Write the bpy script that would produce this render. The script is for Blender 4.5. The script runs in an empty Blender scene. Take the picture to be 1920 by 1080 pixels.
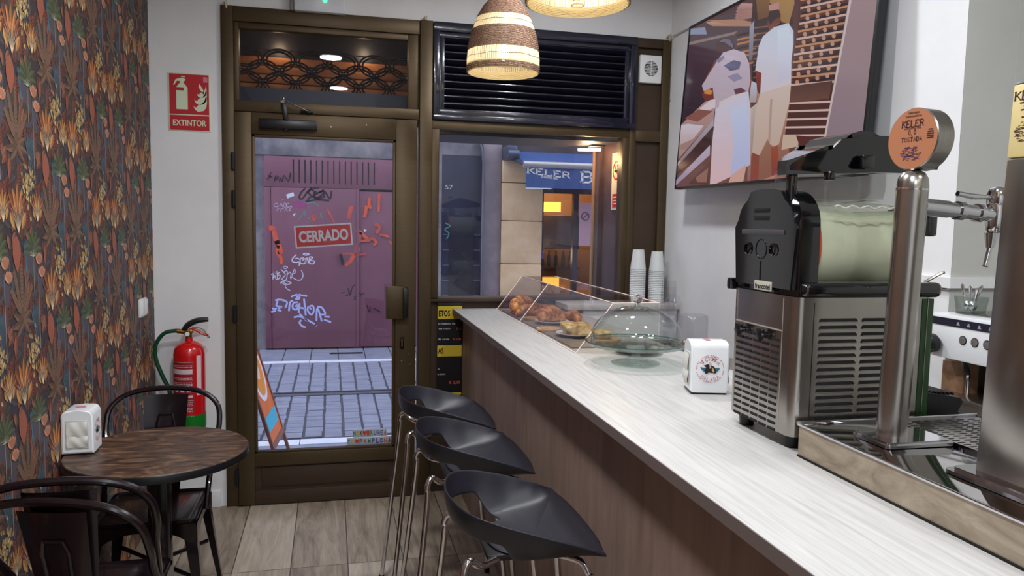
import bpy, bmesh, math, random
from mathutils import Vector, Matrix
PI = math.pi
rnd = random.Random(7)
SC = bpy.context.scene
COL = SC.collection
V = Vector
# ------------------------------------------------------------------ camera
YAW, PITCH, ROLL, FPX = map(float, (math.radians(13.391), math.radians(4.919), math.radians(-1.0605), 1428.7))
CAM = V((0, -4.3687, 1.60))
fw = V((math.sin(YAW)*math.cos(PITCH), math.cos(YAW)*math.cos(PITCH), -math.sin(PITCH)))
rt = V((math.cos(YAW), -math.sin(YAW), 0)); dn = fw.cross(rt)
rt2 = math.cos(ROLL)*rt + math.sin(ROLL)*dn; dn2 = -math.sin(ROLL)*rt + math.cos(ROLL)*dn
cd = bpy.data.cameras.new('camera'); cam = bpy.data.objects.new('camera', cd); COL.objects.link(cam)
M = Matrix((rt2, -dn2, -fw)).transposed().to_4x4(); M.translation = CAM
cam.matrix_world = M
cd.sensor_width = 36; cd.lens = 36*FPX/1920; cd.clip_start = .05; cd.clip_end = 100
SC.camera = cam
SC.cycles.transparent_max_bounces = 32; SC.cycles.max_bounces = 10
SC.view_settings.view_transform = 'Standard'; SC.view_settings.look = 'None'
SC.view_settings.gamma = 1; SC.view_settings.use_curve_mapping = False; SC.view_settings.exposure = 0

def ray(x, y): return rt2*((x-960)/FPX) + dn2*((y-540)/FPX) + fw
def on(x, y, ax, val):
    'measured photo point -> world point on the plane ax = val'
    d = ray(x, y); i = 'XYZ'.index(ax); return CAM + d*((val-CAM[i])/d[i])
def onp(x, y, P, N):
    d = ray(x, y); return CAM + d*((P-CAM).dot(N)/d.dot(N))

# ------------------------------------------------------------------ materials
def lin(c): return tuple(((v/255)/12.92 if v/255 <= .04045 else ((v/255+.055)/1.055)**2.4) for v in c)
def C4(c): return (*lin(c), 1)
MATS = {}
def mat(name, col=(200,200,200), rough=.5, metal=0, spec=.5, emit=None, es=0, coat=0, alpha=1, trans=0, ior=1.45, sheen=0):
    if name in MATS: return MATS[name]
    m = bpy.data.materials.new(name); m.use_nodes = True; b = m.node_tree.nodes['Principled BSDF']
    b.inputs['Base Color'].default_value = C4(col); b.inputs['Roughness'].default_value = rough
    b.inputs['Metallic'].default_value = metal; b.inputs['Specular IOR Level'].default_value = spec
    b.inputs['IOR'].default_value = ior
    if emit: b.inputs['Emission Color'].default_value = C4(emit); b.inputs['Emission Strength'].default_value = es
    if coat: b.inputs['Coat Weight'].default_value = coat; b.inputs['Coat Roughness'].default_value = .05
    if trans: b.inputs['Transmission Weight'].default_value = trans
    MATS[name] = m; return m
def nd(m, t, **kw):
    n = m.node_tree.nodes.new(t)
    for k, v in kw.items(): setattr(n, k, v)
    return n
def lk(m, a, b): m.node_tree.links.new(a, b)
def coords(m, scale=(1,1,1), rot=(0,0,0), kind='Object'):
    tc = nd(m, 'ShaderNodeTexCoord'); mp = nd(m, 'ShaderNodeMapping')
    mp.inputs['Scale'].default_value = scale; mp.inputs['Rotation'].default_value = rot
    lk(m, tc.outputs[kind], mp.inputs['Vector']); return mp.outputs['Vector']
def ramp(m, fac, stops):
    r = nd(m, 'ShaderNodeValToRGB'); e = r.color_ramp.elements
    while len(e) < len(stops): e.new(.5)
    for i, (p, c) in enumerate(stops): e[i].position = p; e[i].color = C4(c)
    lk(m, fac, r.inputs['Fac']); return r.outputs['Color']
def noise(m, vec, scale=5, detail=6, rough=.6, dist=0):
    n = nd(m, 'ShaderNodeTexNoise'); lk(m, vec, n.inputs['Vector'])
    n.inputs['Scale'].default_value = scale; n.inputs['Detail'].default_value = detail
    n.inputs['Roughness'].default_value = rough; n.inputs['Distortion'].default_value = dist; return n.outputs['Fac']
def mix(m, fac, a, b, mode='MIX'):
    n = nd(m, 'ShaderNodeMix', data_type='RGBA', blend_type=mode)
    for s, v in ((n.inputs[0], fac), (n.inputs[6], a), (n.inputs[7], b)):
        if isinstance(v, (int, float)): s.default_value = v
        elif isinstance(v, tuple): s.default_value = C4(v)
        else: lk(m, v, s)
    return n.outputs[2]
def setc(m, out, inp='Base Color'): lk(m, out, m.node_tree.nodes['Principled BSDF'].inputs[inp])
def bump(m, h, strength=.2, dist=.01):
    b = nd(m, 'ShaderNodeBump'); b.inputs['Strength'].default_value = strength; b.inputs['Distance'].default_value = dist
    lk(m, h, b.inputs['Height']); setc(m, b.outputs['Normal'], 'Normal')
def grain(name, stops, scale=(1,1,1), nscale=5, rough=.5, metal=0, dist=0, bs=0, coat=0, spec=.5, detail=6):
    if name in MATS: return MATS[name]
    m = mat(name, stops[0][1], rough, metal, spec, coat=coat)
    f = noise(m, coords(m, scale), nscale, detail, .62, dist)
    setc(m, ramp(m, f, stops))
    if bs: bump(m, f, bs)
    return m
def glassmat(name, tint=(255,255,255), refl=.0, rough=0.0, ior=1.45):
    'thin clear sheet: see-through with mirror reflection by Fresnel'
    m = bpy.data.materials.new(name); m.use_nodes = True; nt = m.node_tree; nt.nodes.clear()
    o = nd(m, 'ShaderNodeOutputMaterial'); mx = nd(m, 'ShaderNodeMixShader'); t = nd(m, 'ShaderNodeBsdfTransparent')
    g = nd(m, 'ShaderNodeBsdfGlossy'); lw = nd(m, 'ShaderNodeLayerWeight'); lw.inputs['Blend'].default_value = .5
    t.inputs['Color'].default_value = C4(tint); g.inputs['Roughness'].default_value = rough
    pw = nd(m, 'ShaderNodeMath', operation='POWER'); pw.inputs[1].default_value = 4.5; lk(m, lw.outputs['Facing'], pw.inputs[0])
    ad = nd(m, 'ShaderNodeMath', operation='MULTIPLY_ADD', use_clamp=True); ad.inputs[1].default_value = .7; ad.inputs[2].default_value = .022+refl*.5
    lk(m, pw.outputs[0], ad.inputs[0]); lk(m, ad.outputs[0], mx.inputs[0]); lk(m, t.outputs[0], mx.inputs[1]); lk(m, g.outputs[0], mx.inputs[2])
    lk(m, mx.outputs[0], o.inputs['Surface']); MATS[name] = m; return m
def vcol(name, rough=.6, emit=0, spec=.3, tex=0):
    'colour comes from the mesh colour attribute (printed pattern)'
    m = mat(name, (128,128,128), rough, spec=spec)
    a = nd(m, 'ShaderNodeVertexColor', layer_name='Col')
    if emit:
        m.node_tree.nodes['Principled BSDF'].inputs['Base Color'].default_value = (.01,.01,.01,1)
        setc(m, a.outputs['Color'], 'Emission Color'); m.node_tree.nodes['Principled BSDF'].inputs['Emission Strength'].default_value = emit
    elif tex:
        f = noise(m, coords(m), 260, 2); setc(m, mix(m, tex, a.outputs['Color'], ramp(m, f, [(.35,(70,66,66)),(.65,(190,186,182))]), 'OVERLAY'))
    else: setc(m, a.outputs['Color'])
    return m

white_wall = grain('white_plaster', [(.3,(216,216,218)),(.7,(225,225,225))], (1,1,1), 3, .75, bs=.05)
bronze = grain('bronze_aluminium', [(.3,(76,62,43)),(.7,(84,69,48))], (1,1,60), 6, .45, .55)
bronze_dark = grain('dark_bronze_panel', [(.3,(62,47,36)),(.7,(70,54,41))], (1,1,1), 5, .5, .3)
navy = grain('navy_gloss_paint', [(.3,(24,24,38)),(.7,(33,33,50))], (1,1,1), 12, .22, 0, bs=.15, coat=.6)
blackp = mat('black_plastic', (16,16,19), .35)
blackg = mat('gloss_black_plastic', (9,9,13), .12, coat=1)
blackm = mat('matt_black_shell', (33,32,40), .42, spec=.45)
chrome = mat('chrome', (215,215,220), .08, 1)
steel = grain('brushed_steel', [(.3,(158,153,146)),(.7,(176,171,164))], (60,1,1), 8, .27, 1)
steelv = grain('brushed_steel_upright', [(.3,(165,160,155)),(.7,(182,178,172))], (1,1,1), 9, .24, 1)
mirror_steel = mat('polished_steel_top', (170,168,165), .06, 1)
chair_m = mat('aubergine_black_metal', (20,10,15), .25, .0, spec=.4, coat=.25)
dark_iron = mat('dark_iron', (26,25,32), .4, .3)
white_p = mat('white_plastic', (222,222,222), .35)
white_r = mat('white_enamel', (228,230,232), .25, coat=.3)
red = mat('red_enamel', (190,12,18), .25, coat=.5)
redsign = mat('red_sign', (176,20,32), .5)
signw = mat('sign_cream', (205,215,185), .5)
green = mat('green_enamel', (12,110,30), .35)
dgreen = mat('dark_green_hose', (8,62,40), .4)
brass = mat('brass', (160,120,60), .3, 1)
pane = glassmat('window_glass', (244,246,250), .012)
acryl = glassmat('clear_acrylic', (250,248,246), .02)
acryle = mat('acrylic_edge', (235,215,205), .3)
rim_green = glassmat('green_tinted_glass', (247,251,249), .16)
dome_g = glassmat('dome_glass', (248,250,250), .03)
INKS = {}
def ink(c, rough=.6):
    k = 'ink_%d_%d_%d' % c
    return mat(k, c, rough)

# ------------------------------------------------------------------ mesh builder
class MB:
    def __init__(s): s.bm = bmesh.new(); s.mi = 0; s.col = None; s.cl = s.bm.loops.layers.color.new('Col')
    def m(s, i): s.mi = i; return s
    def face(s, pts, col=None):
        vs = [s.bm.verts.new(p) for p in pts]
        try: f = s.bm.faces.new(vs)
        except ValueError: return None
        f.material_index = s.mi
        if col:
            cs = col if isinstance(col[0], (tuple, list)) else [col]*len(vs)
            for l, c in zip(f.loops, cs): l[s.cl] = (c[0]/255, c[1]/255, c[2]/255, 1)
        return f
    def add(s, verts, faces, mx=None):
        vs = [s.bm.verts.new(mx @ V(p) if mx else V(p)) for p in verts]
        for f in faces:
            try: q = s.bm.faces.new([vs[i] for i in f]); q.material_index = s.mi
            except ValueError: pass
        return vs
    def merge(s, other, mx=None):
        other.verts.ensure_lookup_table(); other.verts.index_update()
        vs = [s.bm.verts.new(mx @ v.co if mx else v.co.copy()) for v in other.verts]
        for f in other.faces:
            try: q = s.bm.faces.new([vs[v.index] for v in f.verts]); q.material_index = s.mi
            except ValueError: pass
        other.free()
    def box(s, x0, x1, y0, y1, z0, z1, bev=0, seg=2, mx=None):
        t = bmesh.new(); r = bmesh.ops.create_cube(t, size=1)
        for v in t.verts: v.co = V(((x0+x1)/2+v.co.x*(x1-x0), (y0+y1)/2+v.co.y*(y1-y0), (z0+z1)/2+v.co.z*(z1-z0)))
        if bev: bmesh.ops.bevel(t, geom=t.edges[:], offset=bev, segments=seg, profile=.5, affect='EDGES')
        s.merge(t, mx); return s
    def obox(s, p, ax, ay, az, bev=0):
        'box centred p with half-extent vectors'
        mx = Matrix((ax, ay, az)).transposed().to_4x4(); mx.translation = p
        if mx.determinant() < 0:
            mx = Matrix((-ax, ay, az)).transposed().to_4x4(); mx.translation = p
        L = (ax.length, ay.length, az.length)
        rot = Matrix((ax.normalized(), ay.normalized(), az.normalized())).transposed().to_4x4()
        if rot.determinant() < 0: rot = Matrix((-ax.normalized(), ay.normalized(), az.normalized())).transposed().to_4x4()
        rot.translation = p
        return s.box(-L[0], L[0], -L[1], L[1], -L[2], L[2], bev, 2, rot)
    def ring(s, c, u, w, r, seg): return [s.bm.verts.new(c + u*(r*math.cos(2*PI*i/seg)) + w*(r*math.sin(2*PI*i/seg))) for i in range(seg)]
    def skin(s, a, b):
        n = len(a)
        for i in range(n):
            try: f = s.bm.faces.new((a[i], a[(i+1) % n], b[(i+1) % n], b[i])); f.material_index = s.mi
            except ValueError: pass
    def cap(s, r, flip=False):
        try: f = s.bm.faces.new(r[::-1] if flip else r); f.material_index = s.mi
        except ValueError: pass
    def tube(s, pts, r, seg=10, closed=False, caps=True):
        pts = [V(p) for p in pts]; n = len(pts); rs = r if isinstance(r, (list, tuple)) else [r]*n
        rings = []; u = None
        for i, p in enumerate(pts):
            if closed: t = pts[(i+1) % n]-pts[i-1]
            else: t = pts[min(i+1, n-1)]-pts[max(i-1, 0)]
            t.normalize()
            if u is None: u = t.cross(V((0,0,1)) if abs(t.z) < .9 else V((1,0,0))).normalized()
            u = (u - t*u.dot(t)).normalized(); w = t.cross(u)
            rings.append(s.ring(p, u, w, rs[i], seg))
        for i in range(n-1): s.skin(rings[i], rings[i+1])
        if closed: s.skin(rings[-1], rings[0])
        elif caps: s.cap(rings[0], True); s.cap(rings[-1])
        return s
    def cyl(s, a, b, r, r2=None, seg=24, caps=True): return s.tube([a, b], [r, r if r2 is None else r2], seg, caps=caps)
    def lathe(s, prof, c=(0,0,0), axis=(0,0,1), seg=32, cap0=False, cap1=False, wob=None):
        ax = V(axis).normalized(); u = ax.cross(V((0,1,0)) if abs(ax.y) < .9 else V((1,0,0))).normalized(); w = ax.cross(u); c = V(c); rings = []
        for r, z in prof:
            if wob: rings.append([s.bm.verts.new(c+ax*z+(u*math.cos(2*PI*i/seg)+w*math.sin(2*PI*i/seg))*(r*wob(2*PI*i/seg))) for i in range(seg)])
            else: rings.append(s.ring(c+ax*z, u, w, max(r, 1e-4), seg))
        for a, b in zip(rings, rings[1:]): s.skin(a, b)
        if cap0: s.cap(rings[0], True)
        if cap1: s.cap(rings[-1])
        return s
    def prism(s, poly, f0, f1):
        'poly: list of 2-D; f0/f1 map (a,b)->point for the two ends'
        A = [s.bm.verts.new(f0(*p)) for p in poly]; B = [s.bm.verts.new(f1(*p)) for p in poly]
        s.cap(A, True); s.cap(B); s.skin(A, B); return s
    def strip(s, pts, w, nrm, col=None, off=0):
        'flat painted stroke along pts, width w, lying in the plane with normal nrm'
        pts = [V(p)+nrm*off for p in pts]; L = []; R = []
        for i, p in enumerate(pts):
            t = (pts[min(i+1, len(pts)-1)]-pts[max(i-1, 0)]); t.normalize(); q = nrm.cross(t)*(w/2); L.append(p+q); R.append(p-q)
        for i in range(len(pts)-1): s.face([L[i], R[i], R[i+1], L[i+1]], col)
        return s
    def text(s, txt, c, u, v, h, width=None, bold=0, off=0, depth=0, spacing=1, shear=0, col=None):
        'lettering centred at c, reading along u, up along v, capital height h'
        cu = bpy.data.curves.new('t', 'FONT'); cu.body = txt; cu.size = 1; cu.align_x = 'CENTER'; cu.align_y = 'CENTER'
        cu.offset = bold; cu.space_character = spacing; cu.shear = shear; cu.resolution_u = 3
        if depth: cu.extrude = .5
        o = bpy.data.objects.new('t', cu); COL.objects.link(o); dg = bpy.context.evaluated_depsgraph_get(); dg.update()
        me = bpy.data.meshes.new_from_object(o.evaluated_get(dg))
        xs = [w.co.x for w in me.vertices]; ys = [w.co.y for w in me.vertices]
        if xs:
            wd = max(xs)-min(xs); ht = max(ys)-min(ys); cx = (max(xs)+min(xs))/2; cy = (max(ys)+min(ys))/2
            sy = h/ht; sx = (width/wd) if width else sy; u = V(u).normalized(); v = V(v).normalized(); n = u.cross(v)
            vs = [s.bm.verts.new(V(c)+u*((w.co.x-cx)*sx)+v*((w.co.y-cy)*sy)+n*(off+w.co.z*depth)) for w in me.vertices]
            for p in me.polygons:
                try:
                    f = s.bm.faces.new([vs[i] for i in p.vertices]); f.material_index = s.mi
                    if col:
                        for l in f.loops: l[s.cl] = (col[0]/255, col[1]/255, col[2]/255, 1)
                except ValueError: pass
        bpy.data.objects.remove(o); bpy.data.curves.remove(cu); bpy.data.meshes.remove(me); return s
    def build(s, name, mats, parent=None, org=None, smooth=35, world=True):
        if not isinstance(mats, (list, tuple)): mats = [mats]
        bm = s.bm; bmesh.ops.recalc_face_normals(bm, faces=bm.faces[:]) if smooth is not None else None
        if smooth:
            a = math.radians(smooth)
            for f in bm.faces: f.smooth = True
            for e in bm.edges: e.smooth = e.is_manifold and e.calc_face_angle(0) < a
        if parent is not None: o0 = absloc(parent) if world else V((0,0,0))
        elif org is None:
            xs = [w.co for w in bm.verts]
            o0 = V(((min(p.x for p in xs)+max(p.x for p in xs))/2, (min(p.y for p in xs)+max(p.y for p in xs))/2, min(p.z for p in xs)))
        else: o0 = V(org)
        if parent is not None or True:
            for w in bm.verts: w.co -= o0
        me = bpy.data.meshes.new(name); bm.to_mesh(me); bm.free()
        for q in mats: me.materials.append(q)
        o = bpy.data.objects.new(name, me); COL.objects.link(o)
        if parent is not None: o.parent = parent; LOC[o.name] = V((0,0,0))+absloc(parent)
        else: o.location = o0; LOC[o.name] = o0
        return o
LOC = {}
def absloc(o): return LOC.get(o.name, V((0,0,0)))
def tag(o, label=None, cat=None, group=None, kind=None):
    if label: o['label'] = label
    if cat: o['category'] = cat
    if group: o['group'] = group
    if kind: o['kind'] = kind
    return o
def thing(name, label, cat, loc=(0,0,0), rz=0, group=None):
    o = bpy.data.objects.new(name, None); COL.objects.link(o); o.location = loc; o.rotation_euler.z = rz; o.empty_display_size = .05
    LOC[o.name] = V(loc); return tag(o, label, cat, group)
def struct(o): o['kind'] = 'structure'; return o
def dup(root, loc, rz, label):
    r = root.copy(); COL.objects.link(r); r.location = loc; r.rotation_euler.z = rz; r['label'] = label
    for ch in list(root.children):
        c = ch.copy(); COL.objects.link(c); c.parent = r
        for g in list(ch.children):
            d = g.copy(); COL.objects.link(d); d.parent = c
    return r
def smoothpath(pts, n=8, closed=False):
    P = [V(p) for p in pts]; out = []; N = len(P); rg = range(N if closed else N-1)
    for i in rg:
        g = (lambda k: P[k % N]) if closed else (lambda k: P[max(0, min(N-1, k))])
        a, b, c, d = g(i-1), g(i), g(i+1), g(i+2)
        for k in range(n):
            t = k/n; out.append(.5*((2*b)+(c-a)*t+(2*a-5*b+4*c-d)*t*t+(3*b-a-3*c+d)*t**3))
    if not closed: out.append(P[-1])
    return out
UX, UY, UZ = V((1,0,0)), V((0,1,0)), V((0,0,1))

# slab-serif stroke lettering for the brewery name
SER = {'K':[[(0,0),(0,1)],[(.75,1),(0,.42)],[(.22,.58),(.8,0)]],'E':[[(0,0),(0,1)],[(0,1),(.7,1),(.7,.82)],[(0,.52),(.5,.52)],[(0,0),(.72,0),(.72,.2)]],
'L':[[(0,0),(0,1)],[(0,0),(.7,0),(.7,.22)]],'R':[[(0,0),(0,1)],[(0,1),(.5,1),(.68,.85),(.68,.65),(.5,.5),(0,.5)],[(.35,.5),(.8,0)]],
'B':[[(0,0),(0,1)],[(0,1),(.5,1),(.66,.86),(.66,.66),(.5,.52),(0,.52)],[(.5,.52),(.72,.36),(.72,.16),(.5,0),(0,0)]],
'V':[[(0,1),(.38,0),(.76,1)]],'I':[[(0,0),(0,1)]],'C':[[(.7,.8),(.5,1),(.2,.95),(0,.5),(.2,.05),(.5,0),(.7,.2)]],'T':[[(.35,0),(.35,1)],[(0,.82),(0,1),(.7,1),(.7,.82)]],
'O':[[(.37,1),(.08,.8),(0,.5),(.08,.2),(.37,0),(.66,.2),(.74,.5),(.66,.8),(.37,1)]],'A':[[(0,0),(.38,1),(.76,0)],[(.18,.36),(.58,.36)]],
'M':[[(0,0),(.06,1),(.45,.25),(.84,1),(.9,0)]],'G':[[(.7,.8),(.5,1),(.2,.95),(0,.5),(.2,.05),(.5,0),(.72,.15),(.72,.45),(.5,.45)]],
'D':[[(0,0),(0,1)],[(0,1),(.4,1),(.7,.75),(.7,.25),(.4,0),(0,0)]],'S':[[(.65,.82),(.45,1),(.15,.95),(.05,.75),(.2,.58),(.5,.45),(.65,.25),(.5,.03),(.2,0),(0,.2)]],
'N':[[(0,0),(0,1)],[(0,1),(.75,0)],[(.75,0),(.75,1)]],'1':[[(.15,.8),(.3,1),(.3,0)]],'8':[[(.35,.52),(.1,.7),(.35,1),(.6,.7),(.35,.52),(.05,.25),(.35,0),(.65,.25),(.35,.52)]],
'7':[[(0,1),(.65,1),(.25,0)]],'2':[[(.05,.75),(.3,1),(.6,.8),(.5,.5),(0,0),(.65,0)]],'0':[[(.35,1),(.05,.7),(.05,.3),(.35,0),(.65,.3),(.65,.7),(.35,1)]],'Á':[[(0,0),(.38,.85),(.76,0)],[(.18,.33),(.58,.33)],[(.35,1),(.5,1.15)]],
',':[[(.1,.1),(.05,-.15)]],' ':[]}
def serif(mb, txt, c, u, v, h, width, w=.17, off=.0005, arc=None, col=None):
    u = V(u).normalized(); v = V(v).normalized(); n = u.cross(v); k = width/(len(txt)-.15); c = V(c)
    for i, ch in enumerate(txt):
        x0 = -width/2+i*k; sw = k*.78/.8
        for st in SER.get(ch, []):
            P = []
            for a, b in st:
                if arc is None: P.append(c+u*(x0+a*sw)+v*((b-.5)*h))
                else:
                    R, a0, a1 = arc; th = a0+(a1-a0)*((i+.5)/len(txt)); up = 1 if R > 0 else -1
                    cc = c+(u*math.cos(th)+v*math.sin(th))*abs(R); tu = (u*math.sin(th)-v*math.cos(th))*up; tv = (u*math.cos(th)+v*math.sin(th))*up
                    P.append(cc+tu*((a-.4)*h*.8)+tv*((b-.5)*h))
            wd = w*h*(1 if (abs(st[0][0]-st[-1][0]) < .05 and len(st) == 2) else .7)
            mb.strip(P, wd, n, col, off)
            if arc is None and len(st) == 2 and abs(st[0][0]-st[1][0]) < .01:
                for b in (0, 1):
                    q = c+u*(x0+st[0][0]*sw)+v*((b-.5)*h*.94); mb.strip([q-u*sw*.17, q+u*sw*.17], w*h*.45, n, col, off)

#=== PARTS ===
# ================================================================== ROOM SHELL
fl = mat('floor_planks', (150,135,120), .42)
vec = coords(fl)
sx = nd(fl, 'ShaderNodeSeparateXYZ'); lk(fl, vec, sx.inputs[0])
def mth(m, op, a, b=None, cl=False):
    n = nd(m, 'ShaderNodeMath', operation=op, use_clamp=cl)
    for i, v in enumerate((a, b)):
        if v is None: continue
        if isinstance(v, (int, float)): n.inputs[i].default_value = v
        else: lk(m, v, n.inputs[i])
    return n.outputs[0]
px_ = mth(fl, 'DIVIDE', mth(fl, 'ADD', sx.outputs[0], .441+.257*20), .257)
pi_ = mth(fl, 'FLOOR', px_); pf_ = mth(fl, 'FRACT', px_)
py_ = mth(fl, 'DIVIDE', mth(fl, 'ADD', sx.outputs[1], .86+1.2*10), 1.2)
pj_ = mth(fl, 'FLOOR', py_); pg_ = mth(fl, 'FRACT', py_)
cid = nd(fl, 'ShaderNodeCombineXYZ'); lk(fl, pi_, cid.inputs[0]); lk(fl, pj_, cid.inputs[1])
wn = nd(fl, 'ShaderNodeTexWhiteNoise', noise_dimensions='2D'); lk(fl, cid.outputs[0], wn.inputs['Vector'])
off = nd(fl, 'ShaderNodeVectorMath', operation='MULTIPLY_ADD'); lk(fl, wn.outputs['Color'], off.inputs[0]); off.inputs[1].default_value = (7,9,11)
mp = nd(fl, 'ShaderNodeVectorMath', operation='MULTIPLY'); lk(fl, vec, mp.inputs[0]); mp.inputs[1].default_value = (14,1.6,1); lk(fl, mp.outputs[0], off.inputs[2])
f1 = noise(fl, off.outputs[0], 1.1, 8, .68, 1.4)
c1 = ramp(fl, f1, [(.25,(78,66,57)),(.40,(138,122,106)),(.54,(172,156,137)),(.75,(198,184,165))])
wv = nd(fl, 'ShaderNodeTexWave', wave_type='BANDS', bands_direction='X'); lk(fl, off.outputs[0], wv.inputs['Vector']); wv.inputs['Scale'].default_value = 1.5; wv.inputs['Distortion'].default_value = 14; wv.inputs['Detail'].default_value = 3; wv.inputs['Detail Scale'].default_value = 1.2
c1 = mix(fl, .28, c1, ramp(fl, wv.outputs['Fac'], [(.0,(95,84,72)),(.6,(185,172,156))]), 'MULTIPLY')
c1 = mix(fl, .34, c1, ramp(fl, wn.outputs['Value'], [(0,(96,84,72)),(.5,(158,145,130)),(1,(196,186,172))]), 'MIX')
ga = mth(fl, 'LESS_THAN', mth(fl, 'MINIMUM', pf_, mth(fl, 'SUBTRACT', 1, pf_)), .009)
gb = mth(fl, 'LESS_THAN', mth(fl, 'MINIMUM', pg_, mth(fl, 'SUBTRACT', 1, pg_)), .0018)
setc(fl, mix(fl, mth(fl, 'MAXIMUM', ga, gb), c1, (66,56,50))); bump(fl, f1, .12)
MB_ = MB
b = MB(); b.box(-.95, 2.75, -6.8, .06, -.1, 0); struct(b.build('floor', fl, org=(0,0,0)))
ceil_m = mat('ceiling_paint', (225,225,226), .8)
b = MB(); b.box(-1.0, 2.75, -6.9, .3, 3.0, 3.1); struct(b.build('ceiling', ceil_m))
ZT = 2.71; XL, XR = -.565, 1.995
b = MB(); b.box(-.95, XL, 0, .3, 0, 3.0); b.box(XL, XR, 0, .3, ZT, 3.0); b.box(XR, 2.2, 0, .3, 0, 3.0); struct(b.build('wall_front', white_wall))
b = MB(); b.box(2.0, 2.2, -2.25, 0, 0, 3.0); struct(b.build('wall_right', white_wall))
shade_grey = grain('shade_grey_plaster', [(.3,(184,184,178)),(.7,(192,192,186))], (1,1,1), 3, .8)  # grey puts the weaker light on the alcove face into the plaster colour
b = MB(); b.box(2.2, 2.75, -2.25, -2.15, 0, 3.0); b.box(2.0, 2.199, -2.2505, -2.249, 0, 3.0); struct(b.build('wall_alcove', shade_grey))
b = MB(); b.box(2.65, 2.75, -6.8, -2.25, 0, 3.0); struct(b.build('wall_service', shade_grey))
b = MB(); b.box(-1.0, 2.75, -6.9, -6.8, 0, 3.0); struct(b.build('wall_back', white_wall))
b = MB(); b.box(XL-.36, -.598, -.014, 0, 0, .092, .003); struct(b.build('baseboard_front', white_wall))
b = MB(); b.box(1.985, 2.0, -2.25, -1.2, 1.41, 1.445); b.m(1).box(1.99, 2.0, -2.25, -1.2, 1.404, 1.41)
b.m(0).box(1.985, 2.65, -2.265, -2.25, 1.41, 1.445); b.m(1).box(1.985, 2.65, -2.262, -2.25, 1.404, 1.41)
struct(b.build('trim_1', [white_p, mat('grey_seam', (120,118,116), .6)]))

# ---------------- wallpaper: printed jungle pattern, a repeat of .265 x .53 m
LEAF = []   # (layer, points, colour) in cell coordinates u (towards the window), v up, metres
def leaf(u, v, L, w, ang, c, lay, tip=.5, mid=True, dark=None):
    ca, sa = math.cos(ang), math.sin(ang); n = 6; A = []; B = []
    for i in range(n+1):
        t = i/n; wd = w*(math.sin(PI*t**(.7 if tip < .5 else 1.2)))**.8 if 0 < t < 1 else 0
        A.append((u+ca*L*t-sa*wd, v+sa*L*t+ca*wd)); B.append((u+ca*L*t+sa*wd, v+sa*L*t-ca*wd))
    S = [(u+ca*L*i/n, v+sa*L*i/n) for i in range(n+1)]
    d = dark or tuple(int(x*.80) for x in c)
    LEAF.append((lay, A+S[::-1][1:-1], c)); LEAF.append((lay, B+S[::-1][1:-1], d if mid else c))
def line(u0, v0, u1, v1, w, c, lay):
    d = math.hypot(u1-u0, v1-v0); nx, ny = -(v1-v0)/d*w/2, (u1-u0)/d*w/2
    LEAF.append((lay, [(u0+nx, v0+ny), (u1+nx*.5, v1+ny*.5), (u1-nx*.5, v1-ny*.5), (u0-nx, v0-ny)], c))
R2 = math.radians; r7 = random.Random(3)
DK, GR, RU, BR_, TE, OR_, YE, GN, PE = (60,56,60), (82,77,85), (122,72,61), (116,90,74), (80,98,108), (180,118,72), (172,144,98), (84,92,68), (200,138,108)
for k in range(60):   # undergrowth
    u, v = r7.random()*.265, r7.random()*.53; c = r7.choice([(78,75,77), (98,64,58), (108,70,60), (74,72,80), (84,72,68), (94,82,74)])
    for q in range(3): leaf(u, v, .05+.02*r7.random(), .012, R2(90+r7.uniform(-80, 80)), c, 1)
for u, v, s_ in ((.075,.50,.055), (.20,.02,.06), (.215,.47,.05), (.13,.215,.04)):   # grey hills
    LEAF.append((0, [(u+s_*math.cos(a)*1.2, v+s_*math.sin(a)) for a in [i*PI/7 for i in range(14)]], GR))
for u, v, n in ((.225,.39,8), (.105,.30,6), (.16,.17,8), (.04,.20,7), (.105,.02,7), (.24,.24,6), (.14,.44,6)):   # rust ferns
    for k in range(n):
        y = v-.04+k*.011; L = .034*(1-.07*k)
        leaf(u, y, L, .0085, R2(28), RU, 2); leaf(u, y, L, .0085, R2(152), (118,68,58), 2)
def palm(u, v, c, lay=3):
    c2 = tuple(int(x*.9) for x in c)
    line(u, v-.13, u, v, .006, c2, lay)
    for a, L in ((90,.165), (74,.15), (106,.15), (57,.11), (123,.11)):
        ux_, uy_ = math.cos(R2(a))*1.35, math.sin(R2(a)); line(u, v, u+ux_*L, v+uy_*L, .010, c2, lay)
        for q in range(11):
            t = .2+.075*q; w = .019*(1-.6*abs(t-.5))
            leaf(u+ux_*L*t, v+uy_*L*t, w, .0046, R2(a+38), c, lay, mid=False); leaf(u+ux_*L*t, v+uy_*L*t, w, .0046, R2(a-38), c, lay, mid=False)
    for a, L in ((25,.08), (155,.08), (-8,.085), (188,.085), (-38,.07), (218,.07)): leaf(u, v-.012, L, .013, R2(a), c, lay, tip=.3)
palm(.085, .385, BR_)
for k in range(8): leaf(.190+.005*(k-3.5), .285, .135+.014*(k % 3), .0068, R2(90+(k-3.5)*7), TE, 4)
line(.222, .27, .222, .53, .004, (150,150,160), 4)
for k in range(56):   # speckled bush
    leaf(.165+r7.gauss(0,.028), .245+r7.gauss(0,.038), .019, .0062, R2(r7.choice([60,110,80,130])), YE if k % 3 else (206,178,124), 4)
line(.165, .17, .165, .27, .003, (104,96,82), 4)
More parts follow.
